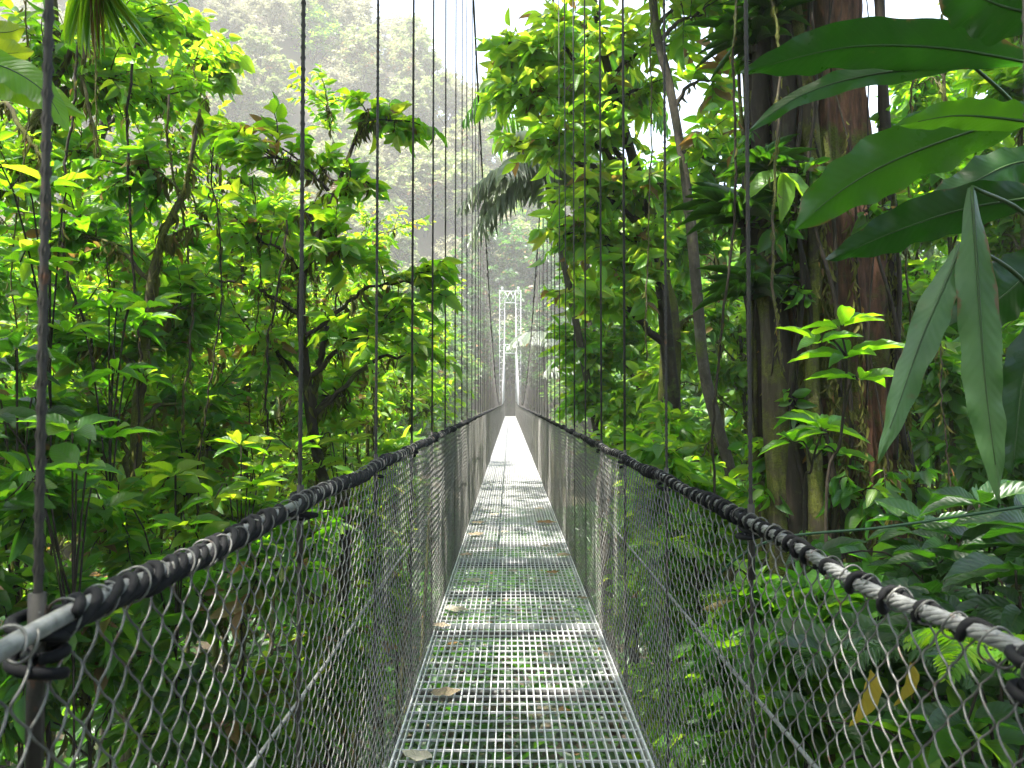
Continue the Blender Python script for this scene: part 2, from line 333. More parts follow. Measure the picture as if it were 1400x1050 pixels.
def make_bridge():
    rng = np.random.default_rng(3)
    # deck panel, shared mesh
    PL = 2.14
    mb = MB(); W = XR - XL; nb = 29
    for i in range(nb):
        x = XL + .018 + (W - .036) * i / (nb - 1)
        box(mb, x - .0028, x + .0028, .008, PL - .008, -.028, 0)
    for x in (XL - .004, XR + .004): box(mb, x - .004, x + .004, .0, PL, -.04, .006)
    yy = np.arange(.1, PL - .05, .1)
    for y in yy: box(mb, XL, XR, y - .0032, y + .0032, -.012, -.003, mat=1)
    for y in (.0035, PL - .0035): box(mb, XL, XR, y - .003, y + .003, -.034, .003)
    me = mb.mesh('deck_panel', [MT['galv'], MT['bar']], smooth=False)
    y = .9 - PL * 1; k = 0
    while y < YE - .3:
        o = bpy.data.objects.new('deck_panel', me); COL.objects.link(o); o.parent = bridge
        za, zb = float(deckz(y)), float(deckz(y + PL))
        o.location = Vector((rng.normal(0, .003), y, za + 1.5)); o.rotation_euler = (math.atan2(zb - za, PL), 0, 0); y += PL; k += 1
    # cross beams: small channels under the deck
    mb = MB(); box(mb, HL - .03, HR + .03, -.016, .016, -.052, -.045); box(mb, HL - .03, HR + .03, -.016, -.011, -.09, -.0523); box(mb, HL - .03, HR + .03, .011, .016, -.09, -.0523)
    for x in (HL, HR): box(mb, x - .02, x + .02, -.03, .03, -.108, -.0903)
    me = mb.mesh('cross_beam', MT['beam'], smooth=False)
    for i in range(-1, 74):
        y = .9 + 1.07 * i
        o = bpy.data.objects.new('cross_beam', me); COL.objects.link(o); o.parent = bridge
        o.location = (0, y, float(deckz(y)) + 1.5)
    for s in (-1, 1):
        hx = HL if s < 0 else HR; ex = XL - .012 if s < 0 else XR + .012
        y0 = .85 if s < 0 else .885
        # hangers
        far = MB()
        for i in range(-1, 73):
            y = y0 + 1.07 * i + rng.normal(0, .012)
            zb = float(deckz(y)) - .1; zt = float(cablez(y)) ; r = .0068
            if i > 30: r = .0085
            if zt - zb < .5: continue
            lean = rng.normal(0, .008)
            xt = hx + lean
            if i < 3:
                mb = MB(); K = 420; t = np.linspace(0, 1, K); c = np.stack([hx + lean * t, np.full(K, y), zb + (zt - zb) * t], -1)
                ln = zt - zb
                for q in range(8):   # twisted strands
                    an = t * ln / .075 * 2 * math.pi + q * math.pi / 4
                    pp = c + np.stack([np.cos(an), np.sin(an), 0 * an], -1) * r * .7
                    tubes(mb, pp, np.full(K, r * .3), 5, cap=False)
                tubes(mb, c[::40], np.full(len(c[::40]), r * .72), 8)
            else:
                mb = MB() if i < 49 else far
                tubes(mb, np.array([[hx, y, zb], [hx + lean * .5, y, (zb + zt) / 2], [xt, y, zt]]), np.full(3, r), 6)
            # clamp sleeve at the main cable and turnbuckle at rail height
            zr = float(railz(y, s))
            tubes(mb, np.array([[hx, y, zb + .02], [hx, y, zb + .16]]), np.full(4, 1.) if False else np.full(2, r * 1.7), 6)
            if i < 30: tubes(mb, np.array([[hx, y, zr - .16], [hx, y, zr + .03]]), np.full(2, r * 1.35), 6)
            tubes(mb, np.array([[xt, y, zt - .16], [xt, y, zt - .02]]), np.full(2, r * 1.8), 6)
            if i < 49: bpart(mb, 'hanger_cable', MT['cable'])
        o = bpart(far, 'hanger_cables', MT['white']); o['kind'] = 'stuff'; o.name = 'distant_hanger_cable'  # distant hangers take the tower's white, the nearer ones are dark
        # main cable
        ys = np.linspace(YB, YE + .6, 120); mb = MB()
        tubes(mb, np.stack([np.full(120, hx), ys, cablez(ys)], -1), np.full(120, .016), 8)
        bpart(mb, 'main_cable', MT['cable'])
        # handrail
        mb = MB(); ys = np.concatenate([np.arange(-.6, 8, .02), np.arange(8, YE, .25)])
        wob = .006 * np.sin(ys * 3.1) + .004 * np.sin(ys * 7.7 + 1)
        hc = np.stack([np.full(len(ys), hx - s * .022) + wob, ys, railz(ys, s) + .004 * np.sin(ys * 9)], -1)
        if s < 0:
            tubes(mb, hc, np.full(len(ys), .0105), 10)
        else:
            near = ys < 8
            c = hc[near]; ph = ys[near] / .16 * 2 * math.pi
            for q in range(7):
                pp = c + np.stack([np.cos(ph + q * 2 * math.pi / 7), 0 * ph, np.sin(ph + q * 2 * math.pi / 7)], -1) * .008
                tubes(mb, pp, np.full(len(pp), .0041), 6, cap=False)
            tubes(mb, hc, np.full(len(ys), .0085), 8)
        rail = bpart(mb, 'handrail_cable', MT['strand'])
        # lashing rope wound round the handrail and the top of the mesh
        mb = MB(); pitch = .088 if s < 0 else .105
        ys = np.concatenate([np.arange(-.5, 9, .0065), np.arange(9, 26, .014)])
        if s < 0: ys = ys[((ys > .55) & (ys < .68)) | ((ys > .84) & (ys < 1.68)) | (ys > 1.78)]
        jit = np.interp(ys, np.arange(-1, 30, .11), rng.normal(0, 1, len(np.arange(-1, 30, .11))))
        an = ys / pitch * 2 * math.pi + .5 * jit
        loose = (.0155 if s < 0 else .0155) + .0035 * np.clip(jit, -.6, 1.6)
        cx = np.full(len(ys), hx - s * .022) + .006 * np.sin(ys * 3.1) + .004 * np.sin(ys * 7.7 + 1)
        pp = np.stack([cx + np.cos(an) * loose * .9, ys + .014 * np.sin(an + .6), railz(ys, s) + .004 * np.sin(ys * 9) - .002 + np.sin(an) * loose], -1)
        cut = np.where(np.diff(ys) > .1)[0]
        an2 = an + math.pi * .9
        p2 = np.stack([cx + np.cos(an2) * loose * .9, ys + .02 * np.sin(an2 + .3) + .004 * jit, pp[:, 2] - np.sin(an) * loose + np.sin(an2) * loose * 1.05], -1)
        segs = np.split(pp, cut + 1) + (np.split(p2, cut + 1) if s < 0 else [p2[(ys > 1.5) | (ys < -9)]])
        for sg in segs:
            r = np.full(len(sg), .0068 if s < 0 else .0062)
            tubes(mb, sg, r, 7)
        for i in range(5):
            y = y0 + 1.07 * i; zr = float(railz(y, s)); t = np.linspace(0, 1, 90); an = t * 2 * math.pi * (3 + i % 2) + i
            rr = .017 + .006 * np.sin(t * 9 + i)
            tubes(mb, np.stack([hx - s * .008 + np.cos(an) * rr * 1.3, y + np.sin(an) * rr * 1.3, zr + .004 - t * .06 + .008 * np.sin(an * .5 + i)], -1), np.full(90, .0068), 7)
        # further wraps, coarse
        for y in np.arange(26, YE - 1, .3):
            tubes(mb, np.array([[hx - s * .022, y, float(railz(y, s))], [hx - s * .022, y + .2, float(railz(y + .2, s))]]), np.full(2, .02), 5)
        rp = mb.build('lashing_rope', MT['rope'], rail, BO)
        # wire ties on the handrail near the camera
        ties = MB(); t = np.linspace(0, 1, 26)
        for y in np.arange(.3, 7, .08):
            a0 = rng.uniform(0, 6.28); rr = .0165 + rng.uniform(0, .005); an = a0 + t * 2 * math.pi * 1.15
            c = np.array([hx - s * .022, y + rng.normal(0, .008), float(railz(y, s)) - .002])
            pp = c + np.stack([np.cos(an) * rr, .022 * (t - .5) + .004 * np.sin(an * 2), np.sin(an) * rr * 1.1], -1)
            tubes(ties, pp, np.full(26, .0017), 5)
        # chain link mesh
        mb = ties; p = .034; H = .076
        def wires(yc, npp, sides, rad):
            M = len(yc); n = int(1.3 / H); K = n * npp + 1
            t = np.linspace(0, n, K)[None, :]                     # in periods
            parity = (np.round(yc / p).astype(int) % 2)[:, None] * math.pi
            ph = 2 * math.pi * (t + .05 * np.sin(yc[:, None] * 3.7 + t * .6)) + parity
            tri = np.arcsin(np.sin(ph) * .985) / (math.pi / 2)
            zt = railz(yc, s)[:, None] - .012; zb = deckz(yc)[:, None] - .01
            f = t / n
            y = yc[:, None] + tri * (p * .53) + .006 * np.sin(yc[:, None] * 5 + t * .9) + rng.normal(0, .0018, (M, 1)) + .012 * np.sin(yc[:, None] * 1.7 + 2) * np.sin(math.pi * np.clip(t / n, 0, 1))
            z = zt + (zb - zt) * f
            bulge = s * (.009 * np.sin(yc[:, None] * 1.9 + 1.1) * np.sin(math.pi * f) + .006 * np.sin(yc[:, None] * 5.3 + f * 5) * np.sin(math.pi * f))
            x = (hx - s * .012) * (1 - f) + ex * f + bulge + s * .0042 * np.cos(ph)
            tubes(mb, np.stack([x, y, z], -1), np.full((M, K), rad), sides, cap=False)
        allw = np.arange(-.55, YE, p)
        wires(allw[allw < 5.5], 12, 6, .0016); wires(allw[(allw >= 5.5) & (allw < 16)], 6, 4, .0016); wires(allw[allw >= 16], 2, 3, .0017)
        bpart(mb, 'chain_link_mesh', MT['wire'])
        # mid height cable and bottom selvage cable
        for nm, dz, r in (('middle_cable', .735, .0052), ('bottom_cable', -.012, .006)):
            ys = np.linspace(-.6, YE, 200); mb = MB(); f = (1.28 - dz) / 1.28
            x = hx * (1 - f) + ex * f + s * .022
            tubes(mb, np.stack([np.full(200, x) + s * .004 * np.sin(ys * 2.3), ys, deckz(ys) + dz + .012 * np.sin(ys * 1.3)], -1), np.full(200, r), 6)
            bpart(mb, nm, MT['strand'])
    # far tower of two lattice legs and braced frames
    tw = None
    xc = (HL + HR) / 2
    T = bpy.data.objects.new('lattice_tower', None); COL.objects.link(T); T.parent = bridge; T.location = (0, 0, 0)
    zb, zt = -2.2, 12.2
    for s in (-1, 1):
        mb = MB(); cx = xc + s * .84; w = .27
        cs = [(cx - w, YE), (cx + w, YE), (cx + w, YE + .5), (cx - w, YE + .5)]
        for x, y in cs: tubes(mb, np.array([[x, y, zb], [x, y, zt]]), np.full(2, .026), 6)
        z = zb; st = .62; fl = 0
        while z < zt - .05:
            z2 = min(z + st, zt)
            for a in range(4):
                b = (a + 1) % 4; A, B = (cs[a], cs[b]) if (fl + a) % 2 else (cs[b], cs[a])
                tubes(mb, np.array([[*A, z], [*B, z2]]), np.full(2, .010), 5)
                tubes(mb, np.array([[*cs[a], z2], [*cs[b], z2]]), np.full(2, .010), 5)
            z = z2; fl += 1
        tubes(mb, np.array([[cx, YE + .25, zt], [cx, YE + .25, zt + .35]]), np.full(2, .12), 8)
        mb.build('leg', MT['white'], T, BO)
    for z0, h in ((zt - 1.3, 1.2), (zt - 6.6, .9)):
        mb = MB(); xa, xb = xc - .57, xc + .57
        for y in (YE, YE + .5):
            for z in (z0, z0 + h): tubes(mb, np.array([[xa, y, z], [xb, y, z]]), np.full(2, .025), 6)
            for i in range(2):
                x0 = xa + (xb - xa) * i / 2; x1 = xa + (xb - xa) * (i + 1) / 2
                tubes(mb, np.array([[x0, y, z0], [x1, y, z0 + h]]), np.full(2, .016), 5); tubes(mb, np.array([[x0, y, z0 + h], [x1, y, z0]]), np.full(2, .016), 5)
        mb.build('cross_brace', MT['white'], T, BO)
make_bridge()

# ------------------------------------------------------------------ plants
def foliage(lmb, tmb, rng, c, rad, ntw, anchors, nleaf=9, L=(.13, .2), asp=.42, tpl=LEAF, droop=.22, tint=(0, 1), twr=.004, e=2.6, upn=.32, shell=.2, nsd=.5):
    """twigs from anchor points into the ellipsoid c, rad; leaves in alternate ranks along them"""
    c = np.asarray(c, float); rad = np.broadcast_to(np.asarray(rad, float), (3,))
    end = c + insphere(rng, ntw, e) * rad
    anchors = np.asarray(anchors, float)
    d2 = ((end[:, None] - anchors[None]) ** 2).sum(-1); pick = np.argsort(d2, 1)[:, :4]; st = anchors[pick[np.arange(ntw), rng.integers(0, min(4, anchors.shape[0]), ntw)]]
    # keep twigs short: begin part of the way along
    ln = np.linalg.norm(end - st, axis=1, keepdims=True); mx = rad.mean() * 1.3
    mid = (st + end) / 2 + np.stack([rng.normal(0, .1, ntw), rng.normal(0, .1, ntw), rng.uniform(0, .25, ntw)], -1) * ln
    t = np.array([0, .25, .5, .75, 1.])[None, :, None]
    pts = (1 - t) ** 2 * st[:, None] + 2 * t * (1 - t) * mid[:, None] + t ** 2 * end[:, None]
    tubes(tmb, pts, twr * np.linspace(1.6, .5, 5)[None, :] * (1 + .6 * rng.random((ntw, 1))), 3, cap=False)
    s = np.linspace(shell, 1, nleaf)[None, :] + rng.normal(0, .02, (ntw, nleaf)); s = np.clip(s, 0, 1)[..., None]
    p = (1 - s) ** 2 * st[:, None] + 2 * s * (1 - s) * mid[:, None] + s ** 2 * end[:, None]
    tg = nrm(2 * (1 - s) * (mid - st)[:, None] + 2 * s * (end - mid)[:, None])
    side = nrm(np.cross(tg, np.array([0, 0, 1.])) + 1e-4)
    sg = np.where(np.arange(nleaf) % 2 == 0, 1, -1)[None, :, None] * np.ones((ntw, 1, 1))
    last = (np.arange(nleaf) == nleaf - 1)[None, :, None]
    dr = np.where(last, tg, tg * .55 + side * sg * .85) + rng.normal(0, .28, p.shape)
    dr[..., 2] -= droop * (.4 + 1.2 * rng.random((ntw, nleaf)))
    up = np.array([0, 0, 1.]) * upn + rng.normal(0, nsd, p.shape) + nrm(end - c)[:, None] * .2
    n = ntw * nleaf
    lt = rng.uniform(L[0], L[1], n) * np.repeat(rng.uniform(.75, 1.2, ntw), nleaf)
    rn = np.clip(np.repeat(rng.normal(0, .1, ntw), nleaf) + rng.uniform(tint[0], tint[1], n), 0, 1)
    leaves(lmb, p.reshape(-1, 3), dr.reshape(-1, 3), up.reshape(-1, 3), lt, lt * asp * rng.uniform(.85, 1.15, n), rn, tpl)

def mossy(mmb, rng, pts, n, L=(.03, .16), w=.007):
    pts = np.asarray(pts); i = rng.integers(0, len(pts) - 1, n); f = rng.random((n, 1))
    p = pts[i] * (1 - f) + pts[i + 1] * f + rng.normal(0, .012, (n, 3))
    d = np.array([0, 0, -1.]) + rng.normal(0, .25, (n, 3)); l = rng.uniform(*L, n)
    leaves(mmb, p, d, rng.normal(0, 1, (n, 3)), l, np.full(n, w) * rng.uniform(.6, 1.6, n), rng.random(n), BLADE)

def tree(name, label, cat, trunk, r0, r1, clumps, leaf='deep', bark='dark', group=None, seed=1, limbs=True, moss=0, sides=10, extra=(), fkw=None, crown_name='crown', rough=.06, trunk_extra=None):
    """trunk: world points from the foot up; clumps: (centre, radii, twigs[, kw]); extra limbs: (points, r0, r1)"""
    rng = np.random.default_rng(seed); fkw = fkw or {}
    tp = curve(trunk, 40, 0); base = tp[0].copy()
    K = len(tp)
    tp = tp + np.cumsum(rng.normal(0, 1, (K, 3)), 0) * 0.0
    lab = thing(name, label, cat, base, group)
    tmb, lmb, mmb = MB(), MB(), MB()
    rad = np.linspace(r0, r1, K) * (1 + rough * np.interp(np.arange(K), np.arange(0, K + 3, 3), rng.normal(0, 1, len(np.arange(0, K + 3, 3)))))
    rad[0] *= 1.35; rad[1] *= 1.12
    tubes(tmb, tp, rad, sides)
    if moss: mossy(mmb, rng, tp, int(moss * 12 * K / 10))
    for e in extra:
        ep = curve(e[0], 22, .008, rng); tubes(tmb, ep, np.linspace(e[1], e[2], 22), 7)
        if moss: mossy(mmb, rng, ep, int(moss * 14))
    for cl in clumps:
        c, rd, nt_ = np.asarray(cl[0], float), cl[1], cl[2]
        kw = dict(fkw); kw.update(cl[3] if len(cl) > 3 else {})
        nt_ = max(3, int(nt_ * kw.pop('thin', 1))); rd = np.asarray(rd) * kw.pop('grow', 1)
        hd = np.hypot(tp[:, 0] - c[0], tp[:, 1] - c[1]); cost = np.abs(tp[:, 2] - (c[2] - .55 * hd)) + .35 * hd
        i = int(np.argmin(cost[2:])) + 2; a = tp[min(i, K - 1)]
        mid = a * .5 + c * .5 + np.array([rng.normal(0, .06), rng.normal(0, .06), .16]) * np.linalg.norm(c - a)
        lp = curve([a, mid, c], 16, .012 * np.linalg.norm(c - a), rng)
        lr = min(rad[min(i, K - 1)] * .6, .05 * np.linalg.norm(c - a) ** .6 + .006)
        if limbs: tubes(tmb, lp, np.linspace(lr, lr * .35, 16), 6)
        if moss: mossy(mmb, rng, lp, int(moss * 10))
        foliage(lmb, tmb, rng, c, rd, nt_, lp[7:], **kw)
    if trunk_extra: trunk_extra(tmb, rng, tp, rad)
    tmb.build('trunk', BK[bark], lab, base)
    if lmb.n: lmb.build(crown_name, LM[leaf], lab, base)
    if mmb.n > 900: mmb.build('hanging_moss', LM['moss'], lab, base)['kind'] = 'stuff'
    return lab

def gfoot(x, y, d=.15): return np.array([x, y, float(ground(x, y)) - d])
def clump_px(lst, D, sp=1.0):
    """(u, v, radius px, twigs, depth offset)"""
    out = []
    for q in lst:
        dd = D + (q[4] if len(q) > 4 else 0); r = q[2] / F * dd
        out.append((P(q[0], q[1], dd), (r, r * 1.1, r * .85), q[3]))
    return out
exec_plants = True

# ---- left side -----------------------------------------------------------
# slender tree with the forked stem, clusters against the hazy hill
tree('slender_tree', 'slender dark tree left of the bridge with leaf clusters reaching up before the pale hill', 'tree',
     [gfoot(-2.0, 6.3), P(470, 800, 6.2), P(440, 650, 6.1), P(424, 560, 6.0), P(412, 430, 6.0), P(418, 360, 6.0), P(436, 320, 6.0), P(463, 250, 6.0), P(490, 180, 6.0)], .055, .012,
     clump_px([(540, 165, 48, 14), (502, 150, 32, 6), (500, 248, 38, 9), (440, 235, 45, 8, .3), (560, 385, 55, 18), (470, 335, 60, 18), (525, 455, 75, 26), (575, 480, 38, 10, .5), (350, 330, 75, 26, -.2), (370, 215, 60, 20), (310, 190, 45, 14, .2), (395, 290, 50, 14, .4), (470, 540, 70, 24, .3), (355, 470, 80, 26, .3)], 6.0),
     'bright', 'dark', seed=11, moss=3, extra=[(PS([(410, 430, 6.0), (370, 405, 5.95), (330, 388, 5.9), (290, 384, 5.9)]), .022, .008), (PS([(424, 560, 6.0), (440, 480, 6.1), (447, 440, 6.2)]), .03, .018)],
     fkw=dict(L=(.09, .2), asp=.42, nleaf=15, tint=(0, .95), thin=.62, grow=1.22))
tree('broken_tree', 'mossy snapped tree with a bare pointed top among dark leaves on the left', 'tree',
     [gfoot(-2.6, 5.4), P(185, 700, 5.2), P(195, 520, 5.1), P(205, 410, 5.1), P(216, 350, 5.1), P(228, 310, 5.1), P(252, 262, 5.1), P(262, 215, 5.1), P(274, 150, 5.1)], .045, .009,
     clump_px([(180, 230, 70, 24), (120, 330, 90, 36, .2), (205, 470, 80, 30, .3), (110, 460, 90, 34), (270, 420, 70, 26, .4), (60, 560, 90, 34, .2), (160, 580, 90, 34, .5), (280, 560, 80, 28, .6), (240, 330, 40, 8, .8)], 5.1),
     'deep', 'mossy', seed=12, moss=3, extra=[(PS([(226, 330, 5.1), (245, 318, 5.05), (272, 308, 5.0)]), .016, .006)],
     fkw=dict(L=(.09, .19), asp=.4, nleaf=15, tint=(0, .95), thin=.62, grow=1.22))
tree('moss_hung_tree', 'moss hung tree with crooked branches at the upper left edge', 'tree',
     [gfoot(-4.6, 6.6), P(-60, 500, 6.4), P(-30, 330, 6.4), P(20, 210, 6.4), P(60, 150, 6.4), P(75, 20, 6.4), P(40, -150, 6.4)], .06, .025,
     clump_px([(60, 70, 90, 30), (150, 110, 80, 26, .2), (200, 30, 70, 22, .4), (20, 230, 90, 32, -.3), (110, 210, 70, 22, .4), (230, 130, 60, 16, .6), (-20, 380, 90, 30)], 6.4),
     'bright', 'mossy', seed=13, moss=7, extra=[(PS([(20, 210, 6.4), (110, 60, 6.3), (115, 120, 6.2), (140, 220, 6.1)]), .03, .008), (PS([(-30, 330, 6.4), (0, 150, 6.0), (40, 190, 5.9), (70, 230, 5.8)]), .03, .012)],
     fkw=dict(L=(.1, .19), asp=.42, nleaf=10, tint=(0, .7)))
tree('pale_leaved_tree', 'tree with round pale yellow green leaves over the top left branches', 'tree',
     [gfoot(-6.2, 9.4), P(60, 520, 9.2), P(120, 250, 9.1), P(170, 80, 9), P(190, -60, 9)], .09, .03,
     clump_px([(250, 45, 50, 26), (300, 85, 42, 24), (215, 20, 50, 20), (270, 110, 40, 16), (190, 120, 60, 22), (150, 30, 60, 18, .5)], 9),
     'lime', 'dark', seed=14, moss=3, fkw=dict(L=(.13, .22), asp=.62, nleaf=10, tint=(.2, .8), droop=.5))
# glowing shrubs and trees further back on the left
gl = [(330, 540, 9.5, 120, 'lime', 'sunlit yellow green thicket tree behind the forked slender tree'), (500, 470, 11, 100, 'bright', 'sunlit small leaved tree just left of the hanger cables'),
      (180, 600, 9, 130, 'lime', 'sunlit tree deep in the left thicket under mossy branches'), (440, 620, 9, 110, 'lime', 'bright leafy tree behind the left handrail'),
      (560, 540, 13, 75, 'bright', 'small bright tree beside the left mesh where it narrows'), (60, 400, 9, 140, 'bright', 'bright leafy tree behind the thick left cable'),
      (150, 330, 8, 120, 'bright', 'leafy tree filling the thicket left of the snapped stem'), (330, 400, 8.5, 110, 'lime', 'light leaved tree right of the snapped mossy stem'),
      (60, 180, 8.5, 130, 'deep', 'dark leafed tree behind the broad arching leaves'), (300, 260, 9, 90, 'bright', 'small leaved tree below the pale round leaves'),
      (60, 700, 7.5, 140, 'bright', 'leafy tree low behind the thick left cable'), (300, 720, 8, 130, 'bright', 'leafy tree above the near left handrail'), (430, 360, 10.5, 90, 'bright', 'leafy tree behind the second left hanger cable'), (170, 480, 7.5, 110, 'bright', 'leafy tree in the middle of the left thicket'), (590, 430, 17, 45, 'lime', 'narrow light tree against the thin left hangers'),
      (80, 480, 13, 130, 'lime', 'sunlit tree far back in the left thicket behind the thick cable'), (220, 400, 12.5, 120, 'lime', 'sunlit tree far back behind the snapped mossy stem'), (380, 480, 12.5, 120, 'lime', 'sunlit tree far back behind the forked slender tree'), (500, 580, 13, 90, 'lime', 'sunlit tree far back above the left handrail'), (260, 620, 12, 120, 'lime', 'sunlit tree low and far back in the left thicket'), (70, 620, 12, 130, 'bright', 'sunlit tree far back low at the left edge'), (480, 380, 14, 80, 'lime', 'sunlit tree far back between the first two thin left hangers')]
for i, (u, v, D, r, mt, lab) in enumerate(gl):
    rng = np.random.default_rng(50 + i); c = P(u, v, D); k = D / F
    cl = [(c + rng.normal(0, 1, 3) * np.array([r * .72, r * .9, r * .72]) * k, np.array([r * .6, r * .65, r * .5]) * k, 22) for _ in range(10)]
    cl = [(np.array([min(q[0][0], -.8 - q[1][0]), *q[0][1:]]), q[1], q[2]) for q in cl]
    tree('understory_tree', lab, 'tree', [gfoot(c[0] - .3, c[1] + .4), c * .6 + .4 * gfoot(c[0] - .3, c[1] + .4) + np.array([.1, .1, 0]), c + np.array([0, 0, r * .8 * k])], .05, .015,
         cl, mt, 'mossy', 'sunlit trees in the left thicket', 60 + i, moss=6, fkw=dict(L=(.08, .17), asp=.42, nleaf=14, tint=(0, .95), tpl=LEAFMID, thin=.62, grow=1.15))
# shrubs below the left handrail
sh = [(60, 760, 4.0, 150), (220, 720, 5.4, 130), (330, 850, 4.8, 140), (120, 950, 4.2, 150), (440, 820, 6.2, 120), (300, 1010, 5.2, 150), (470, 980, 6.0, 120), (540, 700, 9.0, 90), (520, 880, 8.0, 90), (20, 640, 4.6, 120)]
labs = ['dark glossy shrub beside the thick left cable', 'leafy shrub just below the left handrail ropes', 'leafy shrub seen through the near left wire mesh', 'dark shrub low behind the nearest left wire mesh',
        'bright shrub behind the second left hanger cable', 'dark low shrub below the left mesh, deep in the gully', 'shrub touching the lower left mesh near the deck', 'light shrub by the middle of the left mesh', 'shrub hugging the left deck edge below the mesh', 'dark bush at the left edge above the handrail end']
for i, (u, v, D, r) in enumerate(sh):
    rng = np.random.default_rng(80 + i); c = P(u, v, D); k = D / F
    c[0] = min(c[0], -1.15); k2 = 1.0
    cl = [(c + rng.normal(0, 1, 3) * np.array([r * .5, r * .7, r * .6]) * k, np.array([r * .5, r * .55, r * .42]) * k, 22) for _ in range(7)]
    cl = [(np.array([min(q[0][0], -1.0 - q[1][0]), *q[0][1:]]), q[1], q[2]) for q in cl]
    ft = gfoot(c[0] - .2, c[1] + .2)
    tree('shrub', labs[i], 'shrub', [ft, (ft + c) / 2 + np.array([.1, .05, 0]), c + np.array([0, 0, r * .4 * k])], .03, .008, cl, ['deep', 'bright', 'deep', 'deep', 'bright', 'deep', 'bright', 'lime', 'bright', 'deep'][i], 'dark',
         'shrubs under the left mesh', 90 + i, moss=2, crown_name='foliage', fkw=dict(L=(.08, .18), asp=.4, nleaf=14, tint=(0, .95), thin=.8))

# broad leaf plant / fan palm at the top left
def strap_leaf(mb, pts, hw, tilt=0, rows=44, cols=9, wave=.05, rnd=.5, fold=.18, tipw=1.0, ph=0, pw=None):
    """a long blade along pts (world); hw half width in m; tilt turns it about its length"""
    c = curve(pts, rows); T = nrm(np.gradient(c, axis=0)); vd = nrm(c)
    S = nrm(np.cross(T, vd)); Nn = np.cross(S, T)
    t = np.linspace(0, 1, rows)
    w = hw * np.clip(np.minimum(1, (t + .04) * 3.2) ** .8 * (1 - np.clip((t - .45) / .55, 0, 1) ** 1.9) ** .8, .01, 1)
    x = np.linspace(-1, 1, cols); w = w[:, None] * (1 + .07 * np.sin(t[:, None] * 17 + ph + 2.1 * np.sign(x)[None]) + .05 * np.sin(t[:, None] * 41 + ph * 3 - 1.4 * np.sign(x)[None]))
    S2 = S * math.cos(tilt) + Nn * math.sin(tilt); N2 = np.cross(S2, T)
    x = np.linspace(-1, 1, cols)
    z = np.abs(x)[None] * fold * hw + wave * hw * (np.sin(t[:, None] * 21 + ph + 1.2 * np.sign(x)[None]) + .8 * np.sin(t[:, None] * 37 + 2 * ph - .7 * np.sign(x)[None])) * np.abs(x)[None] ** 2
    V = c[:, None] + S2[:, None] * (x[None, :, None] * w[:, :, None]) + N2[:, None] * z[..., None]
    A = np.empty((rows, cols, 3)); A[..., 0] = t[:, None] * 2.6; A[..., 1] = x[None]; A[..., 2] = rnd
    i = np.arange(rows - 1)[:, None] * cols + np.arange(cols - 1)[None]
    mb.add(V.reshape(-1, 3), np.stack([i, i + 1, i + cols + 1, i + cols], -1).reshape(-1, 4), None, A.reshape(-1, 3))

def leaf_plant(name, label, cat, foot, top, specs, stem_r=.012, mat='glau', group=None, smat='green'):
    """specs: dict(pts, hw, tilt, mat, rnd); every leaf a part with its stalk"""
    root = thing(name, label, cat, foot, group)
    mb = MB(); st = curve([foot, (np.asarray(foot) + top) / 2 + np.array([.05, .03, 0]), top], 24)
    tubes(mb, st, np.linspace(stem_r * 1.5, stem_r * .8, 24), 8)
    for q in specs:
        p0 = np.asarray(q['pts'][0]); i = int(np.argmin(np.abs(st[:, 2] - (p0[2] - .35)))); a = st[i]
        tubes(mb, curve([a, (a + p0) / 2 + np.array([0, 0, .08]), p0], 12), np.linspace(stem_r * .6, stem_r * .35, 12), 6)
        tubes(mb, curve(q['pts'], 16)[:14] , np.linspace(stem_r * .35, stem_r * .08, 14), 5)
    mb.build('stem', LM['stem'], root, foot)
    for j, q in enumerate(specs):
        m = MB(); strap_leaf(m, q['pts'], q['hw'], q.get('tilt', 0), rnd=q.get('rnd', .4), ph=j * 1.7, wave=q.get('wave', .13), fold=q.get('fold', .2))
        o = m.build('leaf', LM[q.get('mat', mat)], root, foot)
        if 'label' in q: o['label'] = q['label']
    return root
LM['stem'] = leafmat('green_stem', [(.03, .07, .015), (.05, .1, .02)], [(.05, .1, .02), (.06, .12, .02)], .05, .5, .4, False)
def S(D, hwpx, *uv, **k):
    """leaf spec from pixels at about depth D"""
    d = k.pop('dd', 0)
    n = len(uv); return dict(pts=[P(u, v, D + d * i / (n - 1)) for i, (u, v) in enumerate(uv)], hw=hwpx / F * D, **k)
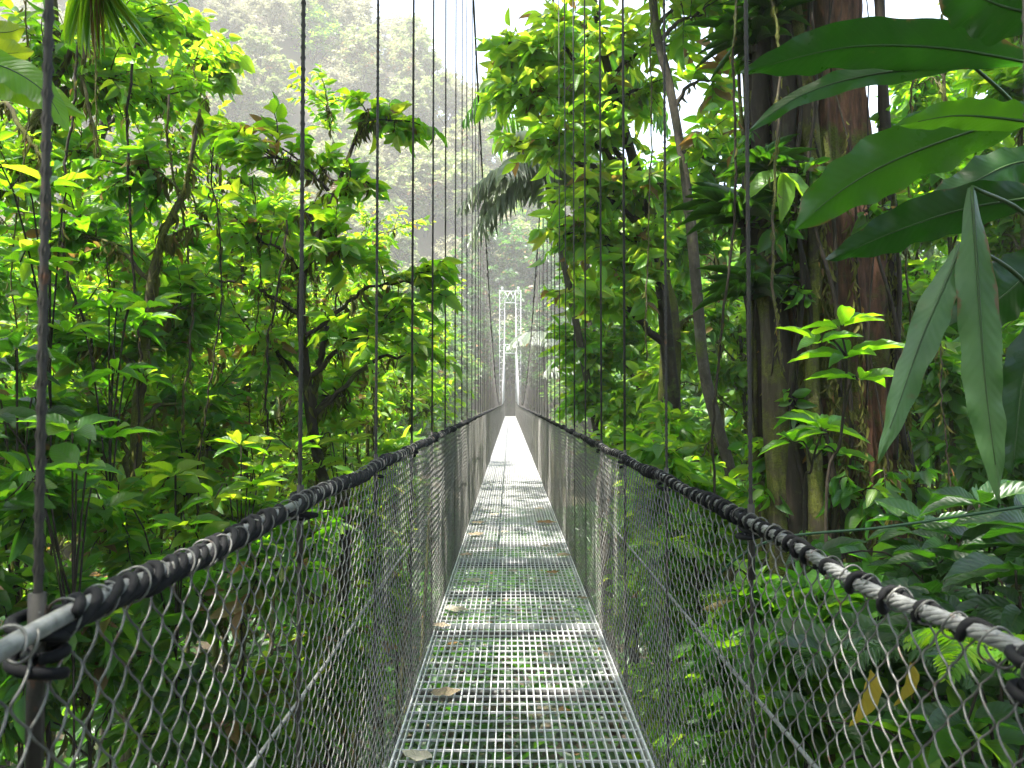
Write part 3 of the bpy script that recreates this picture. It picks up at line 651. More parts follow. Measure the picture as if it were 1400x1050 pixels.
# big dark straps of the near right
leaf_plant('strap_leaved_plant', 'big plant with long dark strap leaves reaching in from the right edge', 'plant', gfoot(2.05, 2.75), np.array([1.95, 2.65, 1.5]), [
    S(2.45, 36, (1425, 88), (1300, 66), (1180, 62), (1090, 78), (1015, 101), tilt=.35, rnd=.15, dd=.1),
    S(2.55, 16, (1330, 88), (1200, 100), (1100, 128), (1018, 182), tilt=-.4, rnd=.5, dd=.1),
    S(2.35, 46, (1430, 150), (1310, 185), (1210, 225), (1140, 268), (1088, 314), tilt=.25, rnd=.6, dd=.15),
    S(2.2, 24, (1440, 170), (1360, 160), (1300, 158), (1225, 172), tilt=.5, rnd=.9, label='leaf with light from behind put into its bright green colour'),  # brightest leaf tint stands in for light shining through
    S(2.6, 34, (1440, 265), (1320, 285), (1220, 318), (1134, 356), tilt=.3, rnd=.1, dd=.1),
    S(2.7, 30, (1440, 215), (1380, 225), (1320, 255), (1270, 275), tilt=-.3, rnd=.5),
    S(2.3, 22, (1318, 328), (1292, 390), (1262, 460), (1232, 545), (1200, 633), tilt=-.2, mat='pale', rnd=.5, fold=.3, label='hanging leaf with a pale matt underside'),
    S(2.25, 26, (1330, 255), (1338, 380), (1346, 500), (1356, 590), (1370, 690), tilt=.3, rnd=.6, mat='pale', fold=.3, label='long hanging leaf, grey green'),
    S(2.1, 50, (1440, 20), (1380, 10), (1330, -10), (1270, -40), tilt=.2, rnd=.05),
    S(2.6, 40, (1440, 330), (1400, 380), (1350, 420), (1300, 445), tilt=.4, rnd=.2),
    S(2.8, 30, (1440, 400), (1390, 400), (1330, 395), (1275, 420), tilt=-.3, rnd=.0),
    S(2.5, 28, (1420, 430), (1400, 520), (1390, 600), (1385, 650), tilt=.5, rnd=.2)], .016)
leaf_plant('broad_leaved_plant', 'plant with broad arching leaves behind the thick left cable', 'plant', gfoot(-2.9, 3.3), np.array([-2.75, 3.2, 1.1]), [
    S(3.0, 30, (-60, 60), (-20, 95), (40, 120), (115, 158), tilt=.4, rnd=.6),
    S(3.1, 26, (-60, 30), (-30, 80), (0, 75), (45, 72), tilt=-.3, rnd=.9),
    S(2.9, 24, (-60, 90), (0, 90), (60, 125), (95, 180), tilt=.4, rnd=.4),
        S(3.2, 18, (-60, 10), (-30, 40), (10, 45), (34, 38), tilt=.2, rnd=.9)], .012, 'bright')

def frond(lmb, smb, rng, a, d0, L, n=26, ll=.35, lw=.03, droop=.9, tint=.5, tpl=BLADE, hang=.5):
    """pinnate palm frond from a, first direction d0"""
    t = np.linspace(0, 1, n); d0 = nrm(np.asarray(d0, float))
    c = np.asarray(a) + d0 * (t * L)[:, None] + np.array([0, 0, -1.]) * (droop * L * t ** 2.2)[:, None]
    tubes(smb, c, np.linspace(.014, .003, n) * L / 1.6, 5)
    T = nrm(np.gradient(c, axis=0)); side = nrm(np.cross(T, np.array([0, 0, 1.])) + 1e-5)
    i = np.arange(3, n); 
    for s in (-1, 1):
        l = ll * np.sin(math.pi * (.12 + .83 * t[i])) ** .7 * rng.uniform(.85, 1.1, len(i))
        d = T[i] * .55 + s * side[i] * .9 + np.array([0, 0, -1.]) * hang + rng.normal(0, .08, (len(i), 3))
        leaves(lmb, c[i], d, np.array([0, 0, 1.]) + T[i] * .2 + rng.normal(0, .12, (len(i), 3)), l, np.full(len(i), lw), np.clip(tint + rng.normal(0, .18, len(i)), 0, 1), tpl)
def fan(lmb, smb, rng, a, d0, up, L, n=22, spread=2.5, lw=.035, hang=.25, tint=.5, stalk=.6, bd=None):
    d0 = nrm(np.asarray(d0, float)); up = nrm(np.asarray(up, float)); h = np.asarray(a) + d0 * stalk
    if bd is not None: d0 = nrm(np.asarray(bd, float))
    side = nrm(np.cross(d0, up))
    tubes(smb, curve([a, (np.asarray(a) + h) / 2 + up * .05, h], 8), np.full(8, .008), 5)
    an = np.linspace(-spread / 2, spread / 2, n)
    d = d0 * np.cos(an)[:, None] + side * np.sin(an)[:, None] + np.array([0, 0, -hang]) + rng.normal(0, .03, (n, 3))
    leaves(lmb, np.repeat(h[None], n, 0), d, up + rng.normal(0, .15, (n, 3)), L * rng.uniform(.8, 1.05, n), np.full(n, lw), np.clip(tint + rng.normal(0, .2, n), 0, 1), BLADELONG)
def palm(name, label, foot, top, fr, mat='bright', kind='frond', group=None, seed=1, r=.07):
    rng = np.random.default_rng(seed); root = thing(name, label, 'palm', foot, group)
    tm, lm = MB(), MB(); tp = curve([foot, (np.asarray(foot) + top) / 2 + np.array([.12, .05, 0]), top], 30)
    tubes(tm, tp, np.linspace(r * 1.2, r * .8, 30) * (1 + .08 * (np.arange(30) % 2)), 10)
    for q in fr: (frond if kind == 'frond' else fan)(lm, tm, rng, np.asarray(top) + rng.normal(0, .03, 3), **q)
    tm.build('trunk', BK['grey'], root, foot); lm.build('crown', LM[mat], root, foot)
    return root
top = P(-110, -150, 4.2)
palm('fan_palm', 'fan palm with a hanging split leaf at the top left corner', gfoot(top[0] - .25, 4.3), top,
     [dict(d0=(1.15, -.05, -.55), bd=(.0, -.1, -1), up=(.1, -1, .1), L=.44, n=24, spread=1.5, lw=.03, hang=.2, tint=.6, stalk=1.22)] +
     [dict(d0=(math.cos(a), math.sin(a), .6), up=(0, 0, 1), L=.6, hang=.2, tint=.4) for a in np.linspace(.6, 5.6, 8)], 'bright', 'fan', seed=5)
top = P(725, 232, 13.5); 
palm('drooping_palm', 'grey fronded palm hanging over the bridge cables near the centre', gfoot(2.6, 14.5), np.array([.62, 13.4, top[2]]),
     [dict(d0=(-.85, -.2, .3), L=1.6, ll=.75, lw=.045, droop=.75, hang=.45, n=34), dict(d0=(-.8, .4, .05), L=1.5, ll=.75, lw=.045, droop=.8, hang=.5, n=34), dict(d0=(-.45, -.6, .5), L=1.4, ll=.7, lw=.045, droop=.8, hang=.5, n=30), dict(d0=(-.6, -.1, -.25), L=1.3, ll=.7, lw=.045, droop=.5, hang=.4, n=30),
      dict(d0=(.6, -.5, .5), L=1.5, ll=.8, lw=.05, droop=.8, n=30), dict(d0=(.7, .5, .5), L=1.5, ll=.8, lw=.05, droop=.8, n=30), dict(d0=(0, .8, .6), L=1.5, ll=.8, lw=.05, droop=.8, n=30), dict(d0=(-.4, .1, .9), L=1.3, ll=.8, lw=.05, droop=.6, n=30)], 'grey', 'frond', seed=6)
top = P(775, 90, 15.5)
palm('tall_palm', 'dark tall palm with ragged hanging fronds behind the yellow green tree', gfoot(top[0] + 1, 16), top,
     [dict(d0=(math.cos(a), math.sin(a) * .8, .5 + .5 * (i % 2)), L=2.3, ll=1.0, lw=.06, droop=1.0, hang=1.0, n=34, tint=.3) for i, a in enumerate(np.linspace(0, 5.7, 11))], 'deep', 'frond', seed=7, r=.1)
for i, (u, v, D, L, lab) in enumerate([(742, 465, 64, 4.8, 'silvery arching palm just right of the far white tower'), (800, 500, 44, 3.8, 'pale palm with drooping fronds beyond the right mesh')]):
    t_ = P(u, v, D); t_[0] = max(t_[0], 2.6)
    palm('feather_palm', lab, gfoot(t_[0] + .5, D + .3), t_, [dict(d0=(math.cos(a), math.sin(a), .75), L=L * .75, ll=1.5, lw=.14, droop=.75, hang=.5, n=30, tint=.6) for a in np.linspace(.2, 6, 11)], 'grey', 'frond', 'pale palms along the gully', 20 + i, .14)

# ---- right side ----------------------------------------------------------
tree('leaning_tree', 'thin leaning tree with lichen grey bark left of the big trunk', 'tree',
     [gfoot(2.75, 9.2), P(1002, 700, 9), P(1000, 650, 9), P(978, 570, 9), P(962, 500, 9), P(953, 400, 9), P(944, 300, 9), P(932, 210, 9), P(914, 110, 9), P(897, 40, 9), P(890, -40, 9), P(884, -160, 9)], .072, .05,
     clump_px([(870, -150, 110, 24), (960, -170, 130, 26), (905, -240, 120, 26), (960, 20, 70, 12), (985, 110, 60, 10), (930, -20, 60, 10), (1000, -10, 70, 12), (965, 190, 55, 10)], 9), 'bright', 'grey', seed=21, moss=1, sides=14, fkw=dict(L=(.18, .3), nleaf=9))
tree('yellow_green_tree', 'yellow green tree with rows of drooping leaves right of the hanger cables', 'tree',
     [gfoot(2.6, 11.2), P(925, 640, 10.8), P(915, 500, 10.6), P(900, 360, 10.4), P(872, 240, 10.2), P(840, 130, 10), P(815, 20, 10), P(800, -90, 10)], .13, .03,
     clump_px([(690, 60, 50, 14), (735, 75, 60, 16), (680, 125, 36, 7), (770, 40, 60, 15), (735, 130, 52, 14), (790, 110, 62, 17), (840, 70, 62, 16), (770, 195, 66, 18), (720, 200, 40, 8), (835, 175, 66, 18), (885, 120, 55, 13), (800, 265, 66, 19), (860, 250, 66, 17), (770, 320, 55, 14), (830, 335, 62, 17), (890, 330, 55, 14), (800, 400, 55, 14), (865, 390, 55, 13), (905, 250, 50, 11), (920, 60, 45, 8)], 10),
     'lime', 'dark', seed=22, moss=1, fkw=dict(L=(.18, .32), asp=.42, nleaf=10, tint=(0, .95), droop=.3, twr=.005, e=3.2, upn=.2, shell=.15))
tree('bright_green_tree', 'bright green small leaved tree behind the right mesh and cables', 'tree',
     [gfoot(3.4, 15), P(880, 560, 14.6), P(860, 450, 14.4), P(840, 330, 14), P(830, 250, 14)], .1, .03,
     clump_px([(802, 400, 50, 36), (850, 400, 60, 44), (782, 470, 40, 26), (820, 480, 60, 44), (880, 470, 55, 40), (795, 540, 40, 30), (840, 560, 60, 44), (900, 560, 50, 36), (930, 400, 50, 34), (880, 610, 50, 34)], 14),
     'bright', 'mossy', seed=23, moss=3, fkw=dict(L=(.16, .3), asp=.45, nleaf=11, tint=(0, .8), tpl=LEAFMID))
tree('mossy_tree', 'stout dark trunk with hanging moss between the two right hanger cables', 'tree',
     [gfoot(2.55, 12), P(920, 640, 11.8), P(915, 560, 11.8), P(917, 440, 11.8), P(905, 380, 11.8), P(900, 300, 11.8)], .2, .12,
     clump_px([(905, 250, 60, 26), (950, 330, 50, 20), (970, 210, 60, 22), (975, 430, 40, 14)], 11.8), 'deep', 'mossy', seed=24, moss=9, sides=14, fkw=dict(L=(.18, .3), nleaf=10))
for i, (u, v, D, r, lab, mt) in enumerate([(1290, 120, 11, 130, 'sunlit tree behind the top strap leaves on the right', 'bright'), (1340, 330, 10, 120, 'backlit tree between the strap leaves and the right edge', 'bright'), (1270, 480, 9, 110, 'leafy tree right of the red brown trunk', 'bright'),
                                           (970, 230, 13, 90, 'broad leaved tree behind the leaning trunk', 'bright'), (1010, 480, 12, 90, 'bright tree between leaning trunk and big trunk', 'lime'), (1380, 560, 8, 110, 'dark leafy tree at the right edge below the strap leaves', 'deep'), (1250, 300, 12, 100, 'small leaved tree beside the right flank of the red brown trunk', 'bright'), (1390, 80, 9, 90, 'leafy tree in the top right corner behind the strap leaves', 'bright'), (1300, 620, 7, 90, 'dark tree behind the long hanging leaves', 'deep'), (940, 620, 11, 70, 'leafy tree behind the foot of the leaning trunk', 'bright')]):
    rng = np.random.default_rng(150 + i); c = P(u, v, D); k = D / F
    cl = [(c + rng.normal(0, 1, 3) * np.array([r * .7, r * .9, r * .7]) * k, np.array([r * .45, r * .5, r * .4]) * k, 22) for _ in range(8)]
    ft = gfoot(c[0] + .3, c[1] + .5)
    cl = cl + [(q[0] + rng.normal(0, .4, 3) * r * k, q[1] * .9, 12) for q in cl]
    tree('backlit_tree', lab, 'tree', [ft, (c + ft) / 2 + np.array([.15, .1, 0]), c + np.array([0, 0, r * .8 * k])], .07, .02, cl, mt, 'mossy', 'backlit trees on the right bank', 160 + i, moss=3,
         fkw=dict(L=(.16, .3), asp=.42, nleaf=10, tint=(0, .8)))

# the big red brown trunk
def big_tree():
    rng = np.random.default_rng(31)
    D = 6.0; foot = gfoot(2.75, 6.2, .3)
    root = thing('giant_tree', 'huge fluted red brown tree trunk with moss and hanging roots on the right bank', 'tree', foot)
    K, Sd = 260, 160
    axis = curve([foot, P(1160, 850, 6.1), P(1138, 600, 6.05), P(1124, 400, 6.0), P(1112, 200, 6.0), P(1105, 0, 6.0), P(1098, -300, 6.1), P(1090, -700, 6.2), np.array([2.1, 6.2, 10.5])], K)
    mb = MB(); an = np.arange(Sd) / Sd * 2 * math.pi
    V = np.empty((K, Sd, 3))
    from mathutils import noise as mn
    for k in range(K):
        h = axis[k, 2] - foot[2]
        R0 = .47 + .30 * math.exp(-h / .8) - .012 * h
        for a in range(Sd):
            cx, sy = math.cos(an[a]), math.sin(an[a])
            n1 = mn.fractal(Vector((cx * 1.5, sy * 1.5, h * .33)), 1.0, 2.0, 3)
            n2 = mn.ridged_multi_fractal(Vector((cx * 3.0 + 7, sy * 3.0, h * .42)), 1.0, 2.1, 4, 1.0, 2.0)
            n3 = mn.fractal(Vector((cx * 8, sy * 8, h * 2.4)), 1.0, 2.0, 4)
            r = R0 * (1 + .22 * n1 * (1 + math.exp(-h / 1.2)) + .13 * (n2 - 1.1) + .05 * n3)
            V[k, a] = axis[k] + np.array([cx * r, sy * r, 0])
    i = np.arange(K - 1)[:, None] * Sd; j = np.arange(Sd)[None]; j2 = (j + 1) % Sd
    mb.add(V.reshape(-1, 3), np.stack([i + j, i + j2, i + Sd + j2, i + Sd + j], -1).reshape(-1, 4))
    # limbs far above the picture, carrying the crown that shades the near bridge
    lm = MB(); tops = []
    cl = [((-2.6, -3.5, 9), 2.2), ((-2.6, .2, 9.5), 2.2), ((-2.4, 3.6, 10), 2.2), ((-2.4, 7, 10.5), 2.2), ((-2.2, 10, 11), 2.0), ((.8, -2, 9.5), 2.4), ((1, 2, 10), 2.4), ((1.2, 6, 10.5), 2.4), ((1.2, 9.6, 11.5), 2.2), ((4.4, -2, 10), 2.6), ((4.6, 3, 11), 2.6), ((4.8, 7.5, 11), 2.4), ((-.8, -6, 9), 2.4), ((-5, 1.2, 9.5), 2.0), ((-5.3, 4.6, 10), 1.8)]
    for c, r in cl:
        c = np.array(c, float); a = axis[int(rng.integers(K - 30, K - 2))]
        lp = curve([a, (a + c) / 2 + np.array([0, 0, .6]), c], 16, .05, rng); tubes(mb, lp, np.linspace(.15, .05, 16), 8)
        foliage(lm, mb, rng, c, (r, r, r * .45), 70 if c[0] < -4 else 170, lp[8:], nleaf=11, L=(.2, .36), asp=.45, tpl=LEAFMID, twr=.008)
    mb.build('trunk', BK['red'], root, foot)
    lm.build('crown', LM['deep'], root, foot)
    for q, (a0, tw, rr_, zt) in enumerate([(3.15, .07, .07, 9), (3.4, -.06, .085, 9), (3.62, .09, .06, 8), (3.85, -.05, .07, 8), (4.1, .06, .05, 7), (5.7, .04, .04, 6), (3.5, .12, .03, 6), (3.0, -.1, .04, 7)]):
        n = 90; zz = np.linspace(foot[2] - .1, zt, n); rr = np.interp(zz, [-3.2, -2, 0, 10], [.86, .62, .52, .42])
        ax = np.stack([np.interp(zz, axis[:, 2], axis[:, 0]), np.interp(zz, axis[:, 2], axis[:, 1])], -1)
        aa = a0 + .5 * tw * (zz - 1) + .16 * np.sin(zz * .8 + q * 1.7) + .05 * np.sin(zz * 2.3 + q)
        rr = rr + .04 * np.sin(zz * 1.3 + q * 2.1)
        pts = np.stack([ax[:, 0] + np.cos(aa) * rr, ax[:, 1] + np.sin(aa) * rr, zz], -1)
        m = MB(); tubes(m, pts, rr_ * (1.3 - .4 * np.linspace(0, 1, n)) * (1 + .16 * np.sin(zz * 2.1 + q) + .1 * np.sin(zz * 5.3 + 2 * q) + rng.normal(0, .04, n)), 14)
        m.build('strangler_stem', BK['mossy' if q % 3 == 1 else 'dark'], root, foot)
    # hanging and clinging roots, each its own part
    for q in range(20):
        a0 = rng.uniform(math.pi * .92, math.pi * 1.95) if q % 2 else rng.uniform(3.0, 4.3); zt = rng.uniform(1.5, 5.5); zb = rng.uniform(-2.8, .2); n = 40
        zz = np.linspace(zt, zb, n); rr = np.interp(zz, [-3.2, -2, 0, 10], [.72, .56, .50, .44]) * rng.uniform(.98, 1.12)
        ax = np.stack([np.interp(zz, axis[:, 2], axis[:, 0]), np.interp(zz, axis[:, 2], axis[:, 1])], -1)
        aa = a0 + .14 * np.sin(zz * 1.3 + q) + .06 * np.sin(zz * 4.1 + 2 * q); rr = rr + (.12 if q % 3 == 0 else .03) * np.sin((zz - zb) / (zt - zb) * math.pi)
        pts = np.stack([ax[:, 0] + np.cos(aa) * rr, ax[:, 1] + np.sin(aa) * rr, zz], -1)
        m = MB(); tubes(m, pts, np.linspace(.01, .024, n) * rng.uniform(.25, 1.1), 6)
        m.build('aerial_root', BK['dark' if q % 4 else 'mossy'], root, foot)
    mm = MB()
    for q in range(22):
        aa = rng.uniform(3.0, 5.9); zz = np.linspace(-2.6, rng.uniform(-1, 3), 30)
        ax = np.stack([np.interp(zz, axis[:, 2], axis[:, 0]), np.interp(zz, axis[:, 2], axis[:, 1])], -1)
        pts = np.stack([ax[:, 0] + np.cos(aa) * .53, ax[:, 1] + np.sin(aa) * .53, zz], -1); mossy(mm, rng, pts, 220, (.03, .13), .008)
    mm.build('moss', LM['moss'], root, foot)['kind'] = 'stuff'
    # leafy climber clinging to the dark left flank and the foot
    lm, tm = MB(), MB()
    for q in range(46):
        zz = rng.uniform(-2.4, 4.2); aa = rng.uniform(3.0, 4.5) if rng.random() < .75 else rng.uniform(4.5, 6.2)
        rr = np.interp(zz, [-3.2, -2, 0, 10], [.86, .62, .54, .46])
        c = np.array([np.interp(zz, axis[:, 2], axis[:, 0]) + math.cos(aa) * rr, np.interp(zz, axis[:, 2], axis[:, 1]) + math.sin(aa) * rr, zz])
        foliage(lm, tm, rng, c + np.array([math.cos(aa), math.sin(aa), 0]) * .08, (.2, .2, .26), 5, c[None] + rng.normal(0, .03, (3, 3)), nleaf=6, L=(.08, .2), asp=.45, twr=.003, droop=.5, tint=(0, .9))
    crw = thing('climbing_plant', 'leafy climber clinging to the shaded left flank of the big trunk', 'climber', (axis[60][0] - .5, axis[60][1] - .4, -2.6))
    lm.build('foliage', LM['deep'], crw, np.array(crw.location)); tm.build('stem', BK['dark'], crw, np.array(crw.location))['kind'] = 'stuff'
    return axis
AX = big_tree()

for i, (x, y, h, lab) in enumerate([(-4.2, -4.5, 8, 'unseen tree added to block sky light, left of the path behind the bridge head'), (4.2, -4.2, 8, 'unseen tree added to block sky light, right of the path behind the bridge head'), (.6, -9, 9, 'unseen tree added to block sky light, closing the path behind the bridge head'), (-8, -1.5, 8, 'unseen tree added to block sky light, on the bank left of the bridge head'), (7.5, -.5, 9, 'unseen tree added to block sky light, on the bank right of the bridge head')]):  # unseen trees added behind the camera to block light from the sky
    rng_ = np.random.default_rng(500 + i); f = gfoot(x, y); cl = []
    for q in range(14):
        cl.append((np.array([x + rng_.normal(0, 2.0), min(y + rng_.normal(0, 1.3), -1.6 if abs(x) < 6 else 4), rng_.uniform(-.8, h)]), (1.5, 1.3, 1.1), 60))
    tree('sky_screen_tree', lab, 'tree', [f, f + np.array([.1, 0, 4]), np.array([x, y, h])], .16, .05, cl, 'deep', 'dark', 'added light-blocking trees behind the bridge head', 510 + i, fkw=dict(L=(.2, .34), asp=.45, nleaf=9, tpl=LEAFMID))

def rosette(name, label, cat, c, n, L, w, mat, seed, out=(0, 0, 0), spread=1.0, tpl=BLADELONG, droop=.4, group=None, up0=.5, tint=(0, .8)):
    rng = np.random.default_rng(seed); c = np.asarray(c, float); root = thing(name, label, cat, c, group)
    a = rng.uniform(0, 6.283, n); d = np.stack([np.cos(a) * spread, np.sin(a) * spread, rng.uniform(up0 - .5, up0 + .6, n)], -1) + np.asarray(out)
    lm = MB(); l = L * rng.uniform(.6, 1.1, n)
    leaves(lm, c + rng.normal(0, .02, (n, 3)), d, np.array([0, 0, 1.]) + rng.normal(0, .2, (n, 3)), l, np.full(n, w), rng.uniform(*tint, n), tpl)
    sm_ = MB(); tubes(sm_, np.array([c + (0, 0, -.06), c + (0, 0, .02), c + (0, 0, .07)]), np.array([.03, .035, .012]) * (L / .5), 8)
    lm.build('foliage', LM[mat], root, c); sm_.build('root_ball', BK['dark'], root, c)
    return root
for i, (u, v, D, L, lab) in enumerate([(1012, 300, 5.75, .5, 'spiky dark air plant on the left flank of the big trunk'), (1030, 60, 5.7, .45, 'ragged air plant high on the left flank of the trunk'), (1050, 230, 5.45, .3, 'small air plant beside the bright three leaf sprig'), (1025, 400, 5.7, .4, 'drooping air plant below the spiky one on the trunk'), (1060, 20, 5.5, .4, 'dark air plant at the top of the visible trunk')]):
    rosette('air_plant', lab, 'air plant', P(u, v, D), 60, L, .02, 'dark', 200 + i, (-.35, -.45, 0), droop=.5, group='air plants on the big trunk')

def whorl(name, label, cat, stem_pts, nodes, L=(.2, .32), asp=.36, mat='bright', seed=1, r=.009, group=None, foot=None, tint=(0, .55)):
    """sapling: stem with whorls of broad leaves at nodes [(point, n, L)]"""
    rng = np.random.default_rng(seed); st = curve(stem_pts, 26); f = st[0]
    root = thing(name, label, cat, f, group); tm, lm = MB(), MB(); tubes(tm, st, np.linspace(r * 1.4, r * .6, 26), 7)
    for (p, n, l) in nodes:
        p = np.asarray(p, float); i = int(np.argmin(((st - p) ** 2).sum(1)))
        if np.linalg.norm(st[i] - p) > .03: tubes(tm, curve([st[max(i - 3, 0)], (st[i] + p) / 2 + np.array([0, 0, .02]), p], 8), np.linspace(r * .8, r * .5, 8), 6)
        a = rng.uniform(0, 6.28) + np.arange(n) * 2.399; el = rng.uniform(-.15, .75, n)
        d = np.stack([np.cos(a), np.sin(a), el], -1); ll = l * rng.uniform(.7, 1.1, n)
        leaves(lm, np.repeat(p[None], n, 0) + d * .02, d, np.array([0, -.35, 1.]) + rng.normal(0, .2, (n, 3)), ll, ll * asp, rng.uniform(*tint, n), LEAFHD)
    tm.build('stem', BK['dark'], root, f)
    if lm.n: lm.build('foliage', LM[mat], root, f)
    return root
whorl('sapling', 'glossy sapling with whorled bright leaves in front of the big trunk', 'sapling', [gfoot(2.0, 4.6), P(1130, 760, 4.6), P(1150, 600, 4.55), P(1158, 500, 4.5), P(1150, 450, 4.5)],
      [(P(1150, 448, 4.5), 7, .26), (P(1160, 490, 4.5), 6, .32), (P(1120, 470, 4.45), 5, .24), (P(1175, 520, 4.5), 5, .26)], mat='bright', seed=41)
whorl('sapling', 'smaller sapling with narrow bright leaves below the glossy one', 'sapling', [gfoot(1.9, 4.9), P(1100, 760, 4.9), P(1110, 640, 4.8), P(1125, 590, 4.8)],
      [(P(1125, 588, 4.8), 8, .27), (P(1085, 605, 4.75), 6, .24), (P(1145, 620, 4.8), 5, .2)], asp=.32, mat='bright', seed=42)
whorl('leaf_sprig', 'bright sprig of three hanging leaves in front of the dark trunk', 'sprig', [np.array([AX[120][0], 5.52, 3.3]), P(1110, 190, 5.45), P(1085, 222, 5.35), P(1072, 234, 5.3)], [], mat='lime', seed=43, r=.004)
_s = bpy.data.objects['leaf_sprig']; lm = MB()
pp = P(1071, 236, 5.3)
dd = np.array([(-.8, -.2, -.42), (-.05, -.25, -.9), (.55, -.2, -.62)])
leaves(lm, np.repeat(pp[None], 3, 0), dd, np.array([(0.1, -.55, .9)] * 3), np.array([.36, .35, .33]), np.array([.15, .13, .14]), np.array([.5, .6, .4]), LEAFHD)
[bpy.data.objects.remove(c) for c in list(_s.children) if c.name.startswith('foliage')]
lm.build('foliage', LM['lime'], _s, np.array(_s.location))
# understory plants of the right bank
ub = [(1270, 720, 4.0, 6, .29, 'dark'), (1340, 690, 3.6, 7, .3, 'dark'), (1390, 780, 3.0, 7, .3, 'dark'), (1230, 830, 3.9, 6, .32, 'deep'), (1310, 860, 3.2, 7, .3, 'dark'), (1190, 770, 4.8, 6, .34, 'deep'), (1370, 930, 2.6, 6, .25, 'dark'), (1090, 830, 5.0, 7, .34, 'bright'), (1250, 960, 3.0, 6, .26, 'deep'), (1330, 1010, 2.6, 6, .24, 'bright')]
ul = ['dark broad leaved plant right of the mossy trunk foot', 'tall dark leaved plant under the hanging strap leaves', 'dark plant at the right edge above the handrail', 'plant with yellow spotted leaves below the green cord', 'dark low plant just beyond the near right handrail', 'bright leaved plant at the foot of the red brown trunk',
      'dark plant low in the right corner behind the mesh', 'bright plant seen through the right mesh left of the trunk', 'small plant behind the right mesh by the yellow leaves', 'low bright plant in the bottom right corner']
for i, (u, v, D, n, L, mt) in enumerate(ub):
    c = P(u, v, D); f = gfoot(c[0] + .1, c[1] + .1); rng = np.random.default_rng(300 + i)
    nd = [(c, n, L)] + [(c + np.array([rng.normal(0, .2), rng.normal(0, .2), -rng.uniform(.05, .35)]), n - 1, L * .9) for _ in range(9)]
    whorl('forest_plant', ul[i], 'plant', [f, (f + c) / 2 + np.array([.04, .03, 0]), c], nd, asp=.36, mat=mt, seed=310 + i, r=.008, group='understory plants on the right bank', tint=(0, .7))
sr = [(900, 720, 8, 100, 'bright'), (950, 800, 6.5, 110, 'bright'), (860, 800, 9, 90, 'lime'), (1040, 900, 4.6, 110, 'deep'), (940, 960, 6, 120, 'lime'), (1130, 980, 3.8, 100, 'deep'), (830, 680, 12, 70, 'bright'), (1010, 720, 7.4, 80, 'bright')]
sl = ['bright shrub behind the third right hanger cable', 'shrub behind the right mesh near the loose middle cable', 'pale shrub by the right deck edge', 'dark shrub low behind the right mesh', 'sunlit shrub deep below the right mesh', 'dark shrub under the yellow dead leaves', 'small shrub along the far right mesh', 'shrub at the foot of the leaning tree']
for i, (u, v, D, r, mt) in enumerate(sr):
    rng = np.random.default_rng(400 + i); c = P(u, v, D); k = D / F; c[0] = max(c[0], 1.35)
    cl = [(c + rng.normal(0, 1, 3) * np.array([r * .5, r * .7, r * .6]) * k, np.array([r * .5, r * .55, r * .42]) * k, 20) for _ in range(7)]
    cl = [(np.array([max(q[0][0], 1.05 + q[1][0]), *q[0][1:]]), q[1], q[2]) for q in cl]
    ft = gfoot(c[0] + .2, c[1] + .2); ft[2] = min(ft[2], c[2] - .3)
    tree('shrub', sl[i], 'shrub', [ft, (ft + c) / 2 + np.array([.1, .05, 0]), c + np.array([0, 0, r * .4 * k])], .03, .008, cl, mt, 'dark', 'shrubs under the right mesh', 420 + i, moss=1, crown_name='foliage', fkw=dict(L=(.13, .24), asp=.4, nleaf=9, tint=(0, .8)))
lw_ = [((70, 255, 4.4), 7, .26, .5, 'bright', 'sapling with wide oval leaves beside the thick left cable, upper'), ((150, 420, 4.6), 8, .24, .3, 'deep', 'sapling with slim dark leaves left of the mossy snapped stem'), ((100, 590, 3.6), 7, .22, .55, 'deep', 'sapling with round broad leaves low beside the thick left cable'),
       ((330, 610, 5.0), 8, .24, .32, 'bright', 'slim leaved sapling above the middle of the left handrail'), ((25, 480, 4.0), 7, .25, .42, 'dark', 'dark sapling at the left picture edge'), ((240, 650, 4.4), 8, .2, .5, 'bright', 'sapling with rounded leaves above the near left handrail'), ((470, 590, 6.2), 7, .22, .34, 'lime', 'pale sapling by the trunk foot of the forked slender tree')]
for i, (q, n, L, asp, mt, lab) in enumerate(lw_):
    c = P(*q); f = gfoot(c[0] - .1, c[1] + .1); rng = np.random.default_rng(700 + i)
    nd = [(c, n, L)] + [(c + np.array([rng.normal(0, .2), rng.normal(0, .2), -rng.uniform(.02, .5)]), n - 1, L * rng.uniform(.7, 1)) for _ in range(6)]
    whorl('sapling', lab, 'sapling', [f, (f + c) / 2 + np.array([.06, .03, 0]), c], nd, asp=asp, mat=mt, seed=710 + i, r=.007, group='saplings in the left thicket', tint=(0, .9))
rng = np.random.default_rng(820)
